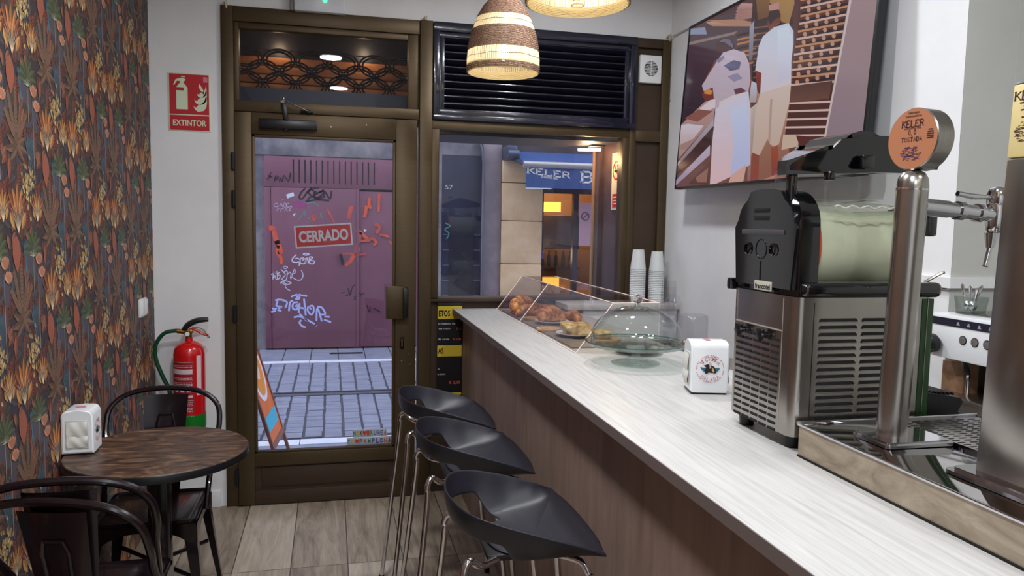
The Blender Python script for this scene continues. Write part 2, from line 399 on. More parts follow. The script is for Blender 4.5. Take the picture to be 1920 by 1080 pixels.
def fan(u, v, c, s=1, side=RU, lay=5):
    for k in (0, 6, 1, 5, 2, 4, 3):
        a = 90+(k-3)*17; L = (.118-.007*abs(k-3)+.01*(k%2))*s; ux_, uy_ = math.cos(R2(a))*1.25, math.sin(R2(a)); L2 = L*math.hypot(ux_, uy_)
        leaf(u+math.cos(R2(a))*.02*s, v+math.sin(R2(a))*.02*s, L2*.86, .0112*s, math.atan2(uy_, ux_), (c if k % 2 else tuple(min(255,int(x*1.1)) for x in c)) if abs(k-3) < 2 else (side if abs(k-3) == 3 else (150,92,62)), lay)
    for k in range(9):
        a = 90+(k-4)*12; line(u, v-.045*s, u+math.cos(R2(a))*.075*s, v+math.sin(R2(a))*.06*s, .0024, (216,194,160), lay+1)
    leaf(u-.03*s, v-.035*s, .075*s, .016*s, R2(122), (196,142,88), lay+1); leaf(u+.03*s, v-.035*s, .075*s, .016*s, R2(58), (196,142,88), lay+1)
fan(.075, .155, OR_, .86); fan(.232, .175, (178,130,80), .56, (158,106,68))
leaf(.055, -.005, .115, .031, R2(90), (150,88,70), 5, mid=False); leaf(.020, .27, .07, .014, R2(84), (148,90,74), 5)
for k in range(5): leaf(.115+.006*k, -.02, .11+.012*(k % 2), .0062, R2(90+(k-2)*8), (82,108,122), 5)
for k in range(8): leaf(.185, .055, .075, .0125, R2([90,62,118,34,146,6,174,-35][k]), GN, 6)
for k in range(8):
    a = R2(90+(k-3.5)*22); line(.185, .040, .185+.034*math.cos(a), .040+.022*math.sin(a), .0018, (182,188,160), 7)
line(.185, -.075, .185, .055, .004, (150,150,134), 6)
for k in range(6):   # peach double feather
    leaf(.232, .010, .042, .009, R2(48+17*k), PE, 7); leaf(.252, -.032, .040, .0085, R2(40+18*k), (210,146,114), 7)
for u, v in ((.12,.47), (.245,.33), (.02,.08), (.15,.09)):
    for k in range(5): leaf(u+r7.gauss(0,.012), v+r7.gauss(0,.014), .042, .0105, R2(90+r7.uniform(-50,50)), (140,92,74), 4)
LEAF.sort(key=lambda q: q[0])
verts, faces, cols = [], [], []
Y1, Y0 = -.0005, -4.2; Xw = -.92
for c in range(-1, 17):
    for r in range(-1, 7):
        ub = Y1-(c+1)*.265; vb = r*.53-(.265 if (c//2) % 2 else 0)+.10
        for i, (lay, P, col) in enumerate(LEAF):
            pts = [(ub+p[0], vb+p[1]) for p in P]
            if max(p[0] for p in pts) < Y0 or min(p[0] for p in pts) > Y1 or max(p[1] for p in pts) < 0 or min(p[1] for p in pts) > 3: continue
            pts = [(min(Y1, max(Y0, p[0])), min(3.0, max(0, p[1]))) for p in pts]
            b0 = len(verts); x = Xw+.0002+i*.0000011+lay*.00008
            verts += [(x, p[0], p[1]) for p in pts]; faces.append(tuple(range(b0, b0+len(pts)))); cols.append(col)
b0 = len(verts); verts += [(Xw, Y0, 0), (Xw, Y1, 0), (Xw, Y1, 3), (Xw, Y0, 3)]; faces.append((b0, b0+1, b0+2, b0+3)); cols.append(DK)
b0 = len(verts)
bx = [(a, bb, c) for a in (-1.0, Xw-.0002) for bb in (-6.8, 0.0) for c in (0.0, 3.0)]
verts += bx
for q in ((0,1,3,2), (4,6,7,5), (0,4,5,1), (2,3,7,6), (0,2,6,4), (1,5,7,3)): faces.append(tuple(b0+i for i in q)); cols.append((90,78,72))
me = bpy.data.meshes.new('wall_left'); me.from_pydata(verts, [], faces)
ca = me.color_attributes.new('Col', 'FLOAT_COLOR', 'CORNER'); buf = []
for f, c in zip(faces, cols):
    cc = (*lin(c), 1); buf += list(cc)*len(f)
ca.data.foreach_set('color', buf); me.materials.append(vcol('printed_wallpaper', .55, tex=.12))
o = bpy.data.objects.new('wall_left', me); COL.objects.link(o); struct(o)

# ================================================================== SHOP FRONT
fr = thing('shopfront_frame', 'bronze aluminium shopfront frame around door, louvre and window', 'window frame', (.7, .02, 0)); fr['kind'] = 'structure'
fr.name = 'window_1'; LOC['window_1'] = V((.7,.02,0))
def beam(name, x0, x1, z0, z1, y0=-.018, y1=.07, m=bronze, par=fr, bev=.003, hide=None):
    q = MB(); q.box(x0, x1, y0, y1, z0, z1, bev); return q.build(name, m, par)
beam('jamb', XL, -.502, 0, ZT); beam('head_rail', -.502, .484, 2.632, ZT); beam('jamb', .484, .556, 0, ZT, -.03)
beam('jamb', 1.942, XR, 1.0, ZT); beam('head_rail', 1.77, 1.942, 2.655, ZT, m=bronze_dark)
beam('mullion', 1.745, 1.785, 1.0, 2.655)
beam('transom_rail', -.502, .484, 2.165, 2.222)
beam('glazing_bead', -.502, -.475, 2.222, 2.632, -.005, .05); beam('glazing_bead', .420, .484, 2.222, 2.632, -.005, .05); beam('glazing_bead', -.475, .42, 2.600, 2.632, -.005, .05); 
beam('window_rail', .556, 1.745, 2.118, 2.168); beam('window_jamb', .556, .598, 1.15, 2.118); beam('window_jamb', 1.705, 1.745, 1.15, 2.118)
beam('window_rail', .556, 1.745, 1.135, 1.162, m=bronze_dark); beam('side_panel', 1.785, 1.942, 1.0, 2.10, .01, .04, bronze_dark, bev=0)
beam('side_rail', 1.785, 1.942, 2.10, 2.165); beam('side_panel', 1.785, 1.942, 2.165, 2.655, .01, .04, bronze_dark, bev=0)
beam('lower_panel', .556, 2.0, 0, 1.135, .02, .05, bronze_dark, bev=0)
q = MB(); q.box(-.475, .42, .022, .028, 2.222, 2.60); q.build('transom_pane', pane, fr)
q = MB(); q.box(.598, 1.705, .022, .028, 1.162, 2.118); q.build('window_pane', pane, fr)
q = MB()
for p in ((1.99,2.70), (1.965,2.72), (.5,2.712), (-.55,2.71), (1.998,2.5), (1.998,2.35)):
    q.tube([(p[0], -.012, p[1]), (p[0]+.012, -.02, p[1]+.02), (p[0]+.02, -.01, p[1]-.03)], [.006,.012,.004], 6)
q.build('sealant', mat('chalky_filler', (190,180,160), .9), fr)

door = thing('door_1', 'bronze aluminium glazed door with a closed sign', 'door', (-.04, 0, 0)); door['kind'] = 'structure'
D0, D1 = -.502, .474
for nm, a in (('door_stile', (-.500,-.413,.006,2.160)), ('door_stile', (.352,.470,.006,2.160)), ('top_rail', (-.413,.352,2.045,2.160)), ('middle_rail', (-.413,.352,.225,.298)), ('bottom_rail', (-.413,.352,.006,.085))):
    q = MB(); q.box(a[0], a[1], -.035, .03, a[2], a[3], .003)
    q.build(nm, bronze if nm != 'bottom_rail' else bronze_dark, door)
q = MB(); q.box(-.413, .352, -.012, .015, .085, .225); q.box(-.38, .32, -.018, -.012, .10, .212, .003); q.build('kick_panel', bronze_dark, door)
q = MB()
for a in ((-.413,-.398,.298,2.045), (.337,.352,.298,2.045), (-.413,.352,.298,.31), (-.413,.352,2.03,2.045)): q.box(a[0], a[1], -.028, .0, a[2], a[3], .002)
q.build('glazing_bead', bronze, door)
q = MB(); q.box(-.413, .352, .004, .010, .298, 2.045); q.build('door_pane', pane, door)
for z in (1.90, 1.70, 1.08, .17):
    q = MB(); q.cyl((-.508,-.036,z-.045), (-.508,-.036,z+.045), .009, seg=12); q.box(-.52, -.496, -.036, -.03, z-.04, z+.04); q.build('hinge', dark_iron, door)
q = MB(); q.box(.298, .405, -.082, -.036, 1.045, 1.232, .004); lb = q.build('lock_box', bronze, door)
q = MB(); q.box(.392, .42, -.10, -.036, 1.055, 1.222, .003); q.build('handle_edge', blackp, lb)
q = MB(); q.box(.381, .402, -.043, -.035, .868, .938, .009); ke = q.build('keyhole_escutcheon', blackp, door)
q = MB(); q.cyl((.3915,-.048,.918), (.3915,-.035,.918), .0075, seg=16); q.box(.388, .395, -.048, -.035, .885, .918); q.build('lock_cylinder', brass, ke)
q = MB()
for x, z in ((.39,.80), (.43,.84), (.435,.78), (.0,2.10), (.19,2.12), (-.2,2.105)): q.cyl((x,-.039,z), (x,-.034,z), .004, seg=8)
q.build('screw', chrome, door)
# door closer
cl = thing('door_closer', 'black door closer arm unit on the head of the glazed door', 'door closer', (-.24,-.035,2.10))
q = MB(); q.box(-.372, -.072, -.08, -.036, 2.075, 2.125, .006); q.build('closer_body', blackp, cl)
q = MB(); q.cyl((-.235,-.06,2.07), (-.235,-.06,2.14), .013, seg=16); q.obox(V((-.238,-.075,2.165)), V((.012,0,0)), V((0,.012,0)), V((-.006,0,.045)), .003); q.build('closer_pivot', blackp, cl)
q = MB(); q.tube([(-.245,-.085,2.225), (-.19,-.10,2.20), (-.12,-.06,2.175)], .0045, 8); q.cyl((-.25,-.09,2.215), (-.25,-.07,2.235), .009, seg=12); q.build('closer_arm', chrome, cl)
q = MB(); q.box(-.16, -.095, -.05, -.02, 2.168, 2.18, .003); q.cyl((-.12,-.06,2.165), (-.12,-.06,2.185), .007, seg=10); q.build('arm_bracket', blackp, cl)
# CERRADO sign hung on the outside of the glass
A, B_, Cc, Dd = [on(x, y, 'Y', .018) for x, y in ((551,424),(658.5,417),(661.5,459.5),(555,466))]
u = ((B_-A)+(Cc-Dd)).normalized(); ctr = (A+B_+Cc+Dd)/4; v = V((0,0,1)); v = (v-u*v.dot(u)).normalized(); w_ = (B_-A).length/2; h_ = (A-Dd).length/2
cs = thing('closed_sign', 'red and white sign reading CERRADO on the door glass', 'sign', ctr)
q = MB(); q.obox(ctr, u*w_, V((0,.0012,0)), v*h_); q.build('sign_board', white_p, cs)
q = MB(); q.obox(ctr+V((0,-.0016,0)), u*(w_-.008), V((0,.0004,0)), v*(h_-.008)); q.build('red_field', mat('sign_red', (205,20,28), .4), cs)
q = MB(); q.text('CERRADO', ctr, u, v, h_*1.05, w_*1.72, bold=.035, off=.003); q.build('lettering', white_p, cs)
# emergency light above the door
em = thing('emergency_light', 'white emergency light box above the door', 'emergency light', (-.055,-.03,2.70))
q = MB(); q.box(-.19, .078, -.055, 0, 2.702, 2.86, .008); q.build('housing', mat('translucent_white', (205,208,214), .3), em)
q = MB(); q.cyl((-.03,-.057,2.765), (-.03,-.055,2.765), .012, seg=16); q.build('green_lamp', mat('green_led', (60,230,140), .4, emit=(60,255,150), es=2.5), em)
q = MB(); q.box(-.212, -.19, -.045, 0, 2.704, 2.86, .003); q.build('side_cap', mat('grey_cap', (120,112,115), .5), em)

# louvre grille
lv = thing('louvre_grille', 'dark navy painted louvre grille above the window', 'ventilation grille', (1.16, -.02, 2.17))
q = MB()
q.box(.558, 1.768, -.045, .02, 2.17, 2.20, .003); q.box(.558, 1.768, -.045, .02, 2.655, 2.705, .003); q.box(.558, .592, -.045, .02, 2.20, 2.655, .003); q.box(1.728, 1.768, -.045, .02, 2.20, 2.655, .003)
q.build('outer_frame', navy, lv)
q = MB(); q.box(.592, 1.728, -.03, .01, 2.20, 2.232, .002); q.box(.592, 1.728, -.03, .01, 2.625, 2.655, .002); q.box(.592, .622, -.03, .01, 2.232, 2.625, .002); q.box(1.698, 1.728, -.03, .01, 2.232, 2.625, .002); q.build('inner_frame', navy, lv)
for k in range(10):
    z = 2.250+k*.0405; q = MB(); q.obox(V((1.16,-.008,z)), V((.54,0,0)), V((0,.021,-.013)), V((0,.0016,.0024)), .001); q.box(.62, 1.70, -.030, -.025, z+.008, z+.016, .001); q.build('slat', navy, lv)
q = MB(); q.box(.60, 1.72, .03, .04, 2.2, 2.65); q.build('backing', dark_iron, lv)
# extractor fan
fn = thing('extractor_fan', 'square white extractor fan with a round grille', 'fan', (1.862,0,2.38))
fx0, fx1, fz0, fz1 = 1.796, 1.935, 2.448, 2.612; fcx, fcz = (fx0+fx1)/2, (fz0+fz1)/2+.003
q = MB(); ro = 28; rad = .043
q.box(fx0, fx1, -.022, .01, fz0, fz1, .006); q.build('cover', white_p, fn)
q = MB(); q.cyl((fcx,-.0235,fcz), (fcx,-.021,fcz), rad, seg=32); q.build('dark_opening', mat('dark_hole', (45,42,40), .8), fn)
q = MB()
for k in range(9):
    z = fcz-.036+k*.009; hw = math.sqrt(rad*rad-(z-fcz)**2); q.box(fcx-hw, fcx+hw, -.026, -.0235, z-.0012, z+.0012)
q.box(fcx-.0015, fcx+.0015, -.027, -.0235, fcz-rad, fcz+rad); q.build('grille_bars', white_p, fn)
q = MB()
for k in range(7):
    a = k*2*PI/7; q.obox(V((fcx+.018*math.cos(a),-.0238,fcz+.018*math.sin(a))), V((math.cos(a),0,math.sin(a)))*.014, V((0,.0004,0)), V((-math.sin(a),0,math.cos(a)))*.005)
q.build('fan_blades', mat('grey_blades', (140,135,130), .6), fn)

# fire extinguisher sign
s0 = V((-.722,0,2.20))
fs = thing('extinguisher_sign', 'red safety sign reading EXTINTOR with cylinder and flame', 'sign', (-.722,0,2.05))
q = MB(); q.box(-.829, -.621, -.004, 0, 2.048, 2.349, .002); q.build('sign_plate', signw, fs)
q = MB(); q.box(-.822, -.628, -.0052, -.004, 2.136, 2.343); q.box(-.822, -.628, -.0052, -.004, 2.053, 2.130); q.build('red_field', redsign, fs)
q = MB(); yy = -.0058; P2 = lambda L: [V((-.822+a*.194, yy, 2.136+c*.207)) for a, c in L]
q.face(P2([(.17,.12),(.46,.12),(.46,.66),(.40,.74),(.36,.78),(.36,.82),(.27,.82),(.27,.78),(.23,.74),(.17,.66)]))
q.face(P2([(.26,.82),(.38,.82),(.42,.86),(.36,.90),(.28,.90),(.16,.86),(.10,.72),(.13,.72),(.19,.82)]))
q.face(P2([(.30,.92),(.40,.92),(.40,.95),(.30,.95)]))
FL = [(.66,.10),(.88,.10),(.93,.20),(.93,.34),(.90,.30),(.84,.24),(.74,.22),(.66,.28),(.61,.36),(.62,.24)]
for dz, k in ((0, 1), (.17, .92), (.34, .72)):
    q.face(P2([(.93-(.93-a)*k, .10+(c-.10)*k+dz+.02) for a, c in [(.72,.22),(.82,.26),(.89,.34),(.93,.48),(.95,.30),(.93,.16),(.86,.08),(.72,.05),(.64,.10),(.60,.20),(.63,.17),(.68,.16)]]))
q.face(P2([(.78,.62),(.84,.56),(.86,.50),(.88,.58),(.84,.66),(.76,.78),(.74,.70)]))
q.text('EXTINTOR', (-.725,yy,2.0915), UX, UZ, .032, .164, bold=.02)
q.build('pictogram', signw, fs)
q = MB(); q.box(-.795, -.752, -.0066, -.006, 2.258, 2.274); q.build('pictogram_band', redsign, fs)
q = MB(); q.box(-.655, -.634, -.0062, -.0056, 2.305, 2.332); q.build('small_stamp', mat('pink_stamp', (206,120,140), .6), fs)

# light switch on the wallpaper
sw = thing('light_switch', 'white double rocker light switch on the patterned wallpaper', 'light switch', (-.918,-.285,1.10))
q = MB(); q.box(-.92, -.908, -.345, -.210, 1.100, 1.190, .003); q.build('plate', white_p, sw)
for y0 in (-.335, -.273):
    q = MB(); q.box(-.909, -.901, y0, y0+.055, 1.108, 1.182, .002); q.build('rocker', white_p, sw)

# ---------------- fire extinguisher
ex = thing('fire_extinguisher', 'red fire extinguisher with green base hanging behind the far chair', 'fire extinguisher', (-.733,-.09,.47))
c = (-.733,-.095,0)
q = MB(); q.lathe([(.079,.56),(.079,.875),(.074,.905),(.060,.925),(.035,.940),(.020,.945),(.018,.965)], c, seg=40, cap1=True); q.build('cylinder', red, ex)
q = MB(); q.lathe([(.05,.465),(.076,.475),(.080,.49),(.080,.56)], c, seg=40, cap0=True); q.build('base_skirt', green, ex)
q = MB(); q.cyl((-.733,-.095,.955), (-.733,-.095,1.0), .016, seg=14); q.box(-.76, -.712, -.108, -.082, .985, 1.005, .004); q.cyl((-.735,-.125,.985), (-.735,-.108,.985), .014, seg=16); q.build('valve', brass, ex)
q = MB(); q.cyl((-.735,-.1265,.985), (-.735,-.125,.985), .0115, seg=16); q.build('gauge_face', white_p, ex)
q = MB(); q.tube(smoothpath([(-.758,-.1,1.0),(-.735,-.1,1.03),(-.69,-.1,1.052),(-.635,-.1,1.058)]), [.012+.004*math.sin(k/24*PI) for k in range(25)], 8); q.build('lever', blackp, ex)
q = MB(); q.tube(smoothpath([(-.728,-.1,1.005),(-.70,-.1,1.005),(-.67,-.1,.985),(-.635,-.1,.972)]), .007, 8); q.build('carry_handle', red, ex)
q = MB(); q.tube(smoothpath([(-.715,-.11,1.018),(-.67,-.11,1.012),(-.64,-.11,.98),(-.628,-.11,.963),(-.64,-.11,.965)]), .0022, 6); q.build('safety_tie', green, ex)
q = MB(); q.tube(smoothpath([(-.755,-.1,.995),(-.80,-.1,1.0),(-.855,-.1,.985),(-.895,-.1,.925),(-.895,-.1,.85),(-.865,-.1,.76),(-.835,-.1,.69),(-.825,-.1,.60)]), .0105, 10); q.build('hose', dgreen, ex)
q = MB(); q.cyl((-.752,-.1,.994), (-.79,-.1,.999), .0125, seg=12); q.build('hose_ferrule', brass, ex)
def arcstrip(q, a0, a1, z0, z1, R, cx=-.733, cy=-.095, n=10):
    for i in range(n):
        t0 = a0+(a1-a0)*i/n; t1 = a0+(a1-a0)*(i+1)/n
        q.face([V((cx+R*math.sin(t), cy-R*math.cos(t), z)) for t, z in ((t0,z0),(t1,z0),(t1,z1),(t0,z1))])
q = MB(); arcstrip(q, -1.2, .45, .575, .845, .0794); q.build('label_field', mat('label_red', (150,22,34), .5), ex)
q = MB()
for z0, z1, a0, a1 in ((.78,.806,-1.15,.35), (.842,.844,-1.15,.4), (.555,.557,-1.15,.4), (.64,.642,-1.15,.4), (.656,.668,-.7,.35)): arcstrip(q, a0, a1, z0, z1, .0800)
arcstrip(q, .62, .95, .665, .875, .0800)
for k in range(3): arcstrip(q, -.85+.42*k, -.60+.42*k, .685, .712, .0800)
for z in (.825, .817, .76, .752, .735, .727, .72, .63, .622, .614, .60, .592, .582):
    a = -1.05
    while a < .3: l = rnd.uniform(.04, .16); arcstrip(q, a, min(a+l, .34), z-.0016, z+.0016, .0800, n=2); a += l+.035
q.build('label_print', mat('label_cream', (206,190,192), .6), ex)

# ================================================================== COUNTER
lam = grain('pale_laminate', [(.3,(168,165,162)),(.5,(183,181,178)),(.7,(193,192,189))], (26,1.1,8), 3.2, .38, dist=.6, detail=7)
brown_lam = grain('taupe_laminate', [(.3,(120,98,88)),(.5,(134,112,101)),(.72,(148,125,113))], (1,7,.9), 2.2, .55, dist=.5)
ct = thing('bar_counter', 'long bar counter with pale wood-grain worktop and taupe front', 'counter', (1.0,-2.3,0))
q = MB(); q.box(.684, 1.372, -4.9, -.022, 1.068, 1.0965, .0015); q.build('worktop', lam, ct)
q = MB(); q.box(.6825, .684, -4.9, -.022, 1.0685, 1.095); q.build('edge_band', mat('grey_edging', (104,92,88), .6), ct)
q = MB(); q.box(.742, 1.33, -4.9, -.04, .0, 1.068); q.build('front_panel', brown_lam, ct)
# window shelf and back cabinet in the service aisle
q = MB(); q.box(1.30, 1.985, -.27, -.022, 1.11, 1.14, .002); o = q.build('window_shelf', lam); tag(o, 'pale shelf under the window behind the bar counter', 'shelf')
q = MB(); q.box(1.40, 1.98, -.25, -.022, 0, 1.11); tag(q.build('base_cabinet', white_wall), 'white panel cabinet under the pale window shelf', 'cabinet')
q = MB(); q.box(1.62, 1.985, -2.2, -.27, 0, .90); q.m(1).box(1.60, 1.985, -2.2, -.27, .90, .93)
tag(q.build('back_counter', [white_wall, mat('grey_worktop', (120,112,108), .5)]), 'low back counter along the right wall', 'counter')
q = MB(); q.box(1.62, 2.62, -3.6, -2.27, 0, 1.0); q.m(1).box(1.60, 2.64, -3.6, -2.268, 1.0, 1.03)
tag(q.build('coffee_counter', [white_wall, mat('stainless_top', (150,150,148), .25, 1)]), 'back counter carrying the white espresso machine', 'counter')

# menu board at the foot of the window
mb_ = thing('menu_board', 'black and yellow menu board beside the bar counter', 'menu', (.665,.0,.58))
q = MB(); q.box(.598, .741, -.012, .0, .585, 1.13); q.build('board', mat('menu_black', (14,13,15), .4), mb_)
q = MB()
for z0, z1 in ((1.035,1.11), (.815,.880), (.585,.60)):
    q = MB(); q.box(.598, .741, -.0135, -.012, z0, z1); q.build('yellow_band', mat('menu_yellow', (196,170,44), .5), mb_)
q = MB(); q.text('ETOS', (.637,-.0145,1.068), UX, UZ, .036, .066, bold=.03); q.build('black_lettering', blackp, mb_)
q = MB(); q.text('AS', (.618,-.0145,.849), UX, UZ, .034, .032, bold=.03); q.build('black_lettering', blackp, mb_)
q = MB()
for t, x, z, w in (('n: helado de', .652,1.008,.098), ('tas rojos.',.640,.978,.072), ('ás cava.',.636,.918,.066), ('ja',.607,.742,.014), ('o tinto',.624,.712,.046)):
    q = MB(); q.text(t, (x,-.0145,z), UX, UZ, .012, w, bold=.012); q.build('white_lettering', mat('menu_white', (190,190,195), .5), mb_)
for t, x, z, w, h in (('€ 6', .722,.978,.028,.015), ('€ 6,00',.712,.916,.05,.015), ('€ 2,00',.700,.660,.066,.023)):
    q = MB(); q.text(t, (x,-.0145,z), UX, UZ, h, w, bold=.02); q.build('price_lettering', mat('menu_red', (196,84,70), .5), mb_)
# ================================================================== STREET OUTSIDE
pave = grain('wet_slate_paving', [(.3,(122,126,140)),(.5,(142,146,160)),(.7,(160,164,176))], (1,3,1), 3.5, .33, detail=9, bs=.2)
joint = grain('dark_joint', [(.3,(74,74,84)),(.7,(92,92,102))], (1,1,1), 9, .6)
kerb = grain('white_kerb', [(.3,(214,216,222)),(.7,(230,232,238))], (1,1,1), 6, .45)
q = MB(); q.box(-6, 7, .07, 5.6, -.16, -.062); struct(q.build('floor', joint))
def slabs(y0, y1, xs, name, m, gap=.006, zt=-.05, xoff=0):
    q = MB(); x = -6+xoff
    while x < 7:
        q.box(x+gap, x+xs-gap, y0+gap, y1-gap, -.061, zt+rnd.uniform(-.001,.001), .002, 1); x += xs
    return struct(q.build(name, m))
for nm in ('trim_2',):
    slabs(4.74, 5.62, .32, nm, pave)
slabs(4.60, 4.735, 1.15, 'trim_3', kerb, .003); slabs(1.30, 1.44, 1.1, 'trim_4', kerb, .003, xoff=.27); slabs(.30, 1.295, .9, 'trim_5', pave, xoff=.2)
q = MB(); y = 1.44
x = -2.6; w = .15
while x < 3.4:
    y = 1.45+rnd.uniform(0,.05)
    while y < 4.56:
        if 2.88 <= y < 3.08: y = 3.08; continue
        L = rnd.uniform(.10,.15); L = min(L, 4.59-y)
        if y < 2.88 and y+L > 2.86: L = 2.88-y
        if L > .02: q.box(x+rnd.uniform(-.003,.003), x+w-.020+rnd.uniform(-.004,.004), y+.0055, y+L-.0055, -.061, -.05+rnd.uniform(-.002,.003), .003, 1)
        y += max(L, .02)
    x += w
struct(q.build('trim_6', pave))
x = -4; q = MB()
while x < 5: q.box(x+.004, x+.996, 2.90, 2.925, -.061, -.047, .002, 1); q.box(x+.004, x+.996, 3.035, 3.06, -.061, -.047, .002, 1); q.box(x+.004, x+.996, 2.93, 3.03, -.061, -.058); x += 1
struct(q.build('trim_7', joint))
q = MB()
q.box(-.02, .38, 5.12, 5.22, -.049, -.047)
for k in range(10): q.box(0+.036*k, .024+.036*k, 5.13, 5.21, -.047, -.046)
tag(q.build('drain_grate', dark_iron), 'small dark iron drain grate in the pavement across the street', 'drain')

stone_g = grain('weathered_grey_stone', [(.25,(74,70,76)),(.45,(112,106,110)),(.6,(146,138,136)),(.78,(186,176,166))], (1,1,.8), 2.2, .85, detail=9, bs=.5)
stone_b = grain('beige_sandstone', [(.25,(196,158,118)),(.5,(222,184,140)),(.75,(236,206,166))], (1,1,1), 2.5, .85, detail=9, bs=.5)
FY = 5.55
q = MB(); q.box(-6, -.80, FY, FY+.4, -.1, 6.0); q.box(-.80, 1.25, FY, FY+.4, 2.36, 6.0); q.box(1.25, 1.40, FY, FY+.4, -.1, 6.0); q.box(1.40, 1.93, FY, FY+.4, 2.46, 6); q.box(1.93, 7, FY, FY+.4, 3.0, 6); q.box(4.6, 7, FY, FY+.4, -.1, 3.0)
q.box(-1.0, 1.3, FY-.02, FY, 2.37, 2.80, .01)
q.build('wall_street', stone_g); struct(bpy.data.objects['wall_street'])
q = MB(); q.box(1.93, 2.18, FY-.06, FY+.4, -.1, 3.0, .01); o = q.build('stone_pillar', grain('mauve_grey_stone', [(.3,(120,106,110)),(.7,(150,134,134))], (1,1,1), 4, .8, bs=.3)); tag(o, 'smooth mauve grey stone pillar beside the dark street door', 'pillar')
pil = thing('sandstone_pillar', 'beige sandstone block pillar left of the bar entrance', 'pillar', (2.46, FY, -.05))
z = -.06
for z1 in (.62, 1.05, 1.62, 2.12, 2.50):
    q = MB(); q.box(2.185, 2.735, FY-.10, FY+.3, z+.004, z1-.004, .012); q.build('stone_block', stone_b, pil); z = z1
q = MB(); q.box(2.18, 2.74, FY-.05, FY+.3, -.06, 2.49); q.build('mortar', mat('mortar', (96,84,74), .9), pil)
q = MB(); q.box(1.93, 4.7, FY-.02, FY+.3, 2.502, 3.0); struct(q.build('wall_street_upper', grain('dark_lintel', [(.3,(58,50,52)),(.7,(86,76,78))], (1,1,1), 3, .8)))
q = MB(); q.tube(smoothpath([(1.50,FY-.05,3.2),(1.62,FY-.05,2.78),(1.86,FY-.05,2.66),(1.93,FY-.09,2.30),(1.94,FY-.09,1.2),(1.94,FY-.09,0)]), .016, 8); tag(q.build('drain_pipe', mat('grey_pipe', (92,92,104), .5)), 'thin curved grey cable pipe above the dark street door', 'pipe')

# purple garage door
purple = grain('faded_purple_paint', [(.25,(112,66,80)),(.5,(124,76,90)),(.75,(134,86,100))], (1,1,.5), 1.6, .5, detail=5)
q = MB(); q.box(-.82, 1.27, FY+.06, FY+.3, -.1, 2.4); struct(q.build('wall_street_backing', dark_iron))  # added dark backing, blocks the sky showing through the door gaps
pd = thing('garage_door', 'purple metal double door covered in graffiti across the street', 'door', (.22, FY, 0))
q = MB(); q.box(-.80, 1.25, FY-.03, FY+.05, 1.985, 2.36, .004); q.build('vent_panel', purple, pd)
q = MB(); q.box(-.72, .31, FY-.035, FY+.05, -.03, 1.98, .004); q.box(-.80,-.725, FY-.03, FY+.05, -.03, 1.98, .004); q.build('door_leaf', purple, pd)
q = MB(); q.box(.345, 1.25, FY-.022, FY+.05, -.03, 1.955, .004); q.build('door_leaf', purple, pd)
q = MB(); q.box(.31, .345, FY-.04, FY+.05, -.03, 1.98, .003); q.build('centre_post', purple, pd)
dkl = mat('slot_black', (22,16,28), .8)
for k in range(15):
    p = on(550+k*10.85, 299+k*.42, 'Y', FY-.03); q = MB(); q.box(p.x-.0075, p.x+.0075, FY-.0325, FY-.028, p.z-.285, p.z); q.build('vent_slot', dkl, pd)
q = MB(); a = on(638,476,'Y',FY-.03); c_ = on(644,496,'Y',FY-.03); q.tube([a+V((0,-.03,0)), c_+V((0,-.03,0))], .016, 8); q.build('pull_handle', blackp, pd)
# graffiti, painted on the leaves; strokes traced in photo pixels and laid on the real door plane
NY = V((0,-1,0)); PY = FY-.0365
def gfx(q, strokes, w, j=0):
    for s in strokes:
        P = [on(x, y, 'Y', PY) for x, y in s]
        if len(P) > 2: P = smoothpath(P, 4)
        q.strip(P, w, NY)
T4 = lambda L, ox, oy, k: [[(ox+x/k, oy+y/k) for x, y in s] for s in L]
gb_ = MB()   # black tags (zoom of 480,280 at 5.4x)
gfx(gb_, T4([[(500,395),(455,440),(440,490),(470,500),(520,430),(560,400)],[(560,385),(530,440),(560,470),(520,510)],[(545,400),(590,430),(570,490)],[(570,395),(640,390)],[(610,420),(590,490),(660,470),(690,420),(640,440)],[(690,410),(600,460),(610,500),(690,480)],[(690,490),(700,430),(750,505),(765,420)],[(500,530),(620,510),(740,520)]], 480,280,5.4), .022)
gfx(gb_, T4([[(150,230),(130,290),(105,300)],[(120,265),(165,280)],[(185,325),(200,270),(225,280),(200,305)],[(235,325),(245,290),(265,325),(280,265),(310,300),(330,320),(350,235),(345,290)]], 480,280,5.4), .012)
gfx(gb_, T4([[(1030,480),(1070,540),(1050,560),(1040,500)],[(955,540),(1000,525)],[(1005,570),(1070,540)],[(1070,535),(1085,470),(1120,445)],[(1150,505),(1180,570)],[(1120,550),(1215,545)],[(1110,570),(1140,590),(1110,610),(1110,570)],[(1245,670),(1275,750),(1285,690)],[(1320,710),(1400,750)]], 480,460,6), .011)
gb_.build('black_tag', mat('spray_black', (36,22,38), .6), pd)
gw = MB()   # white tags (zoom of 480,460 at 6x)
gfx(gw, T4([[(455,105),(410,150),(415,185),(470,190),(480,150),(440,150)],[(480,160),(490,215),(480,225)],[(540,140),(500,150),(500,200),(545,205),(560,150),(520,170)],[(555,210),(575,140),(590,205)],[(600,135),(600,200)],[(600,130),(640,135),(610,165),(660,180),(640,210),(600,205)],[(530,95),(560,90),(600,100),(560,110),(528,98)]], 480,460,6), .014)
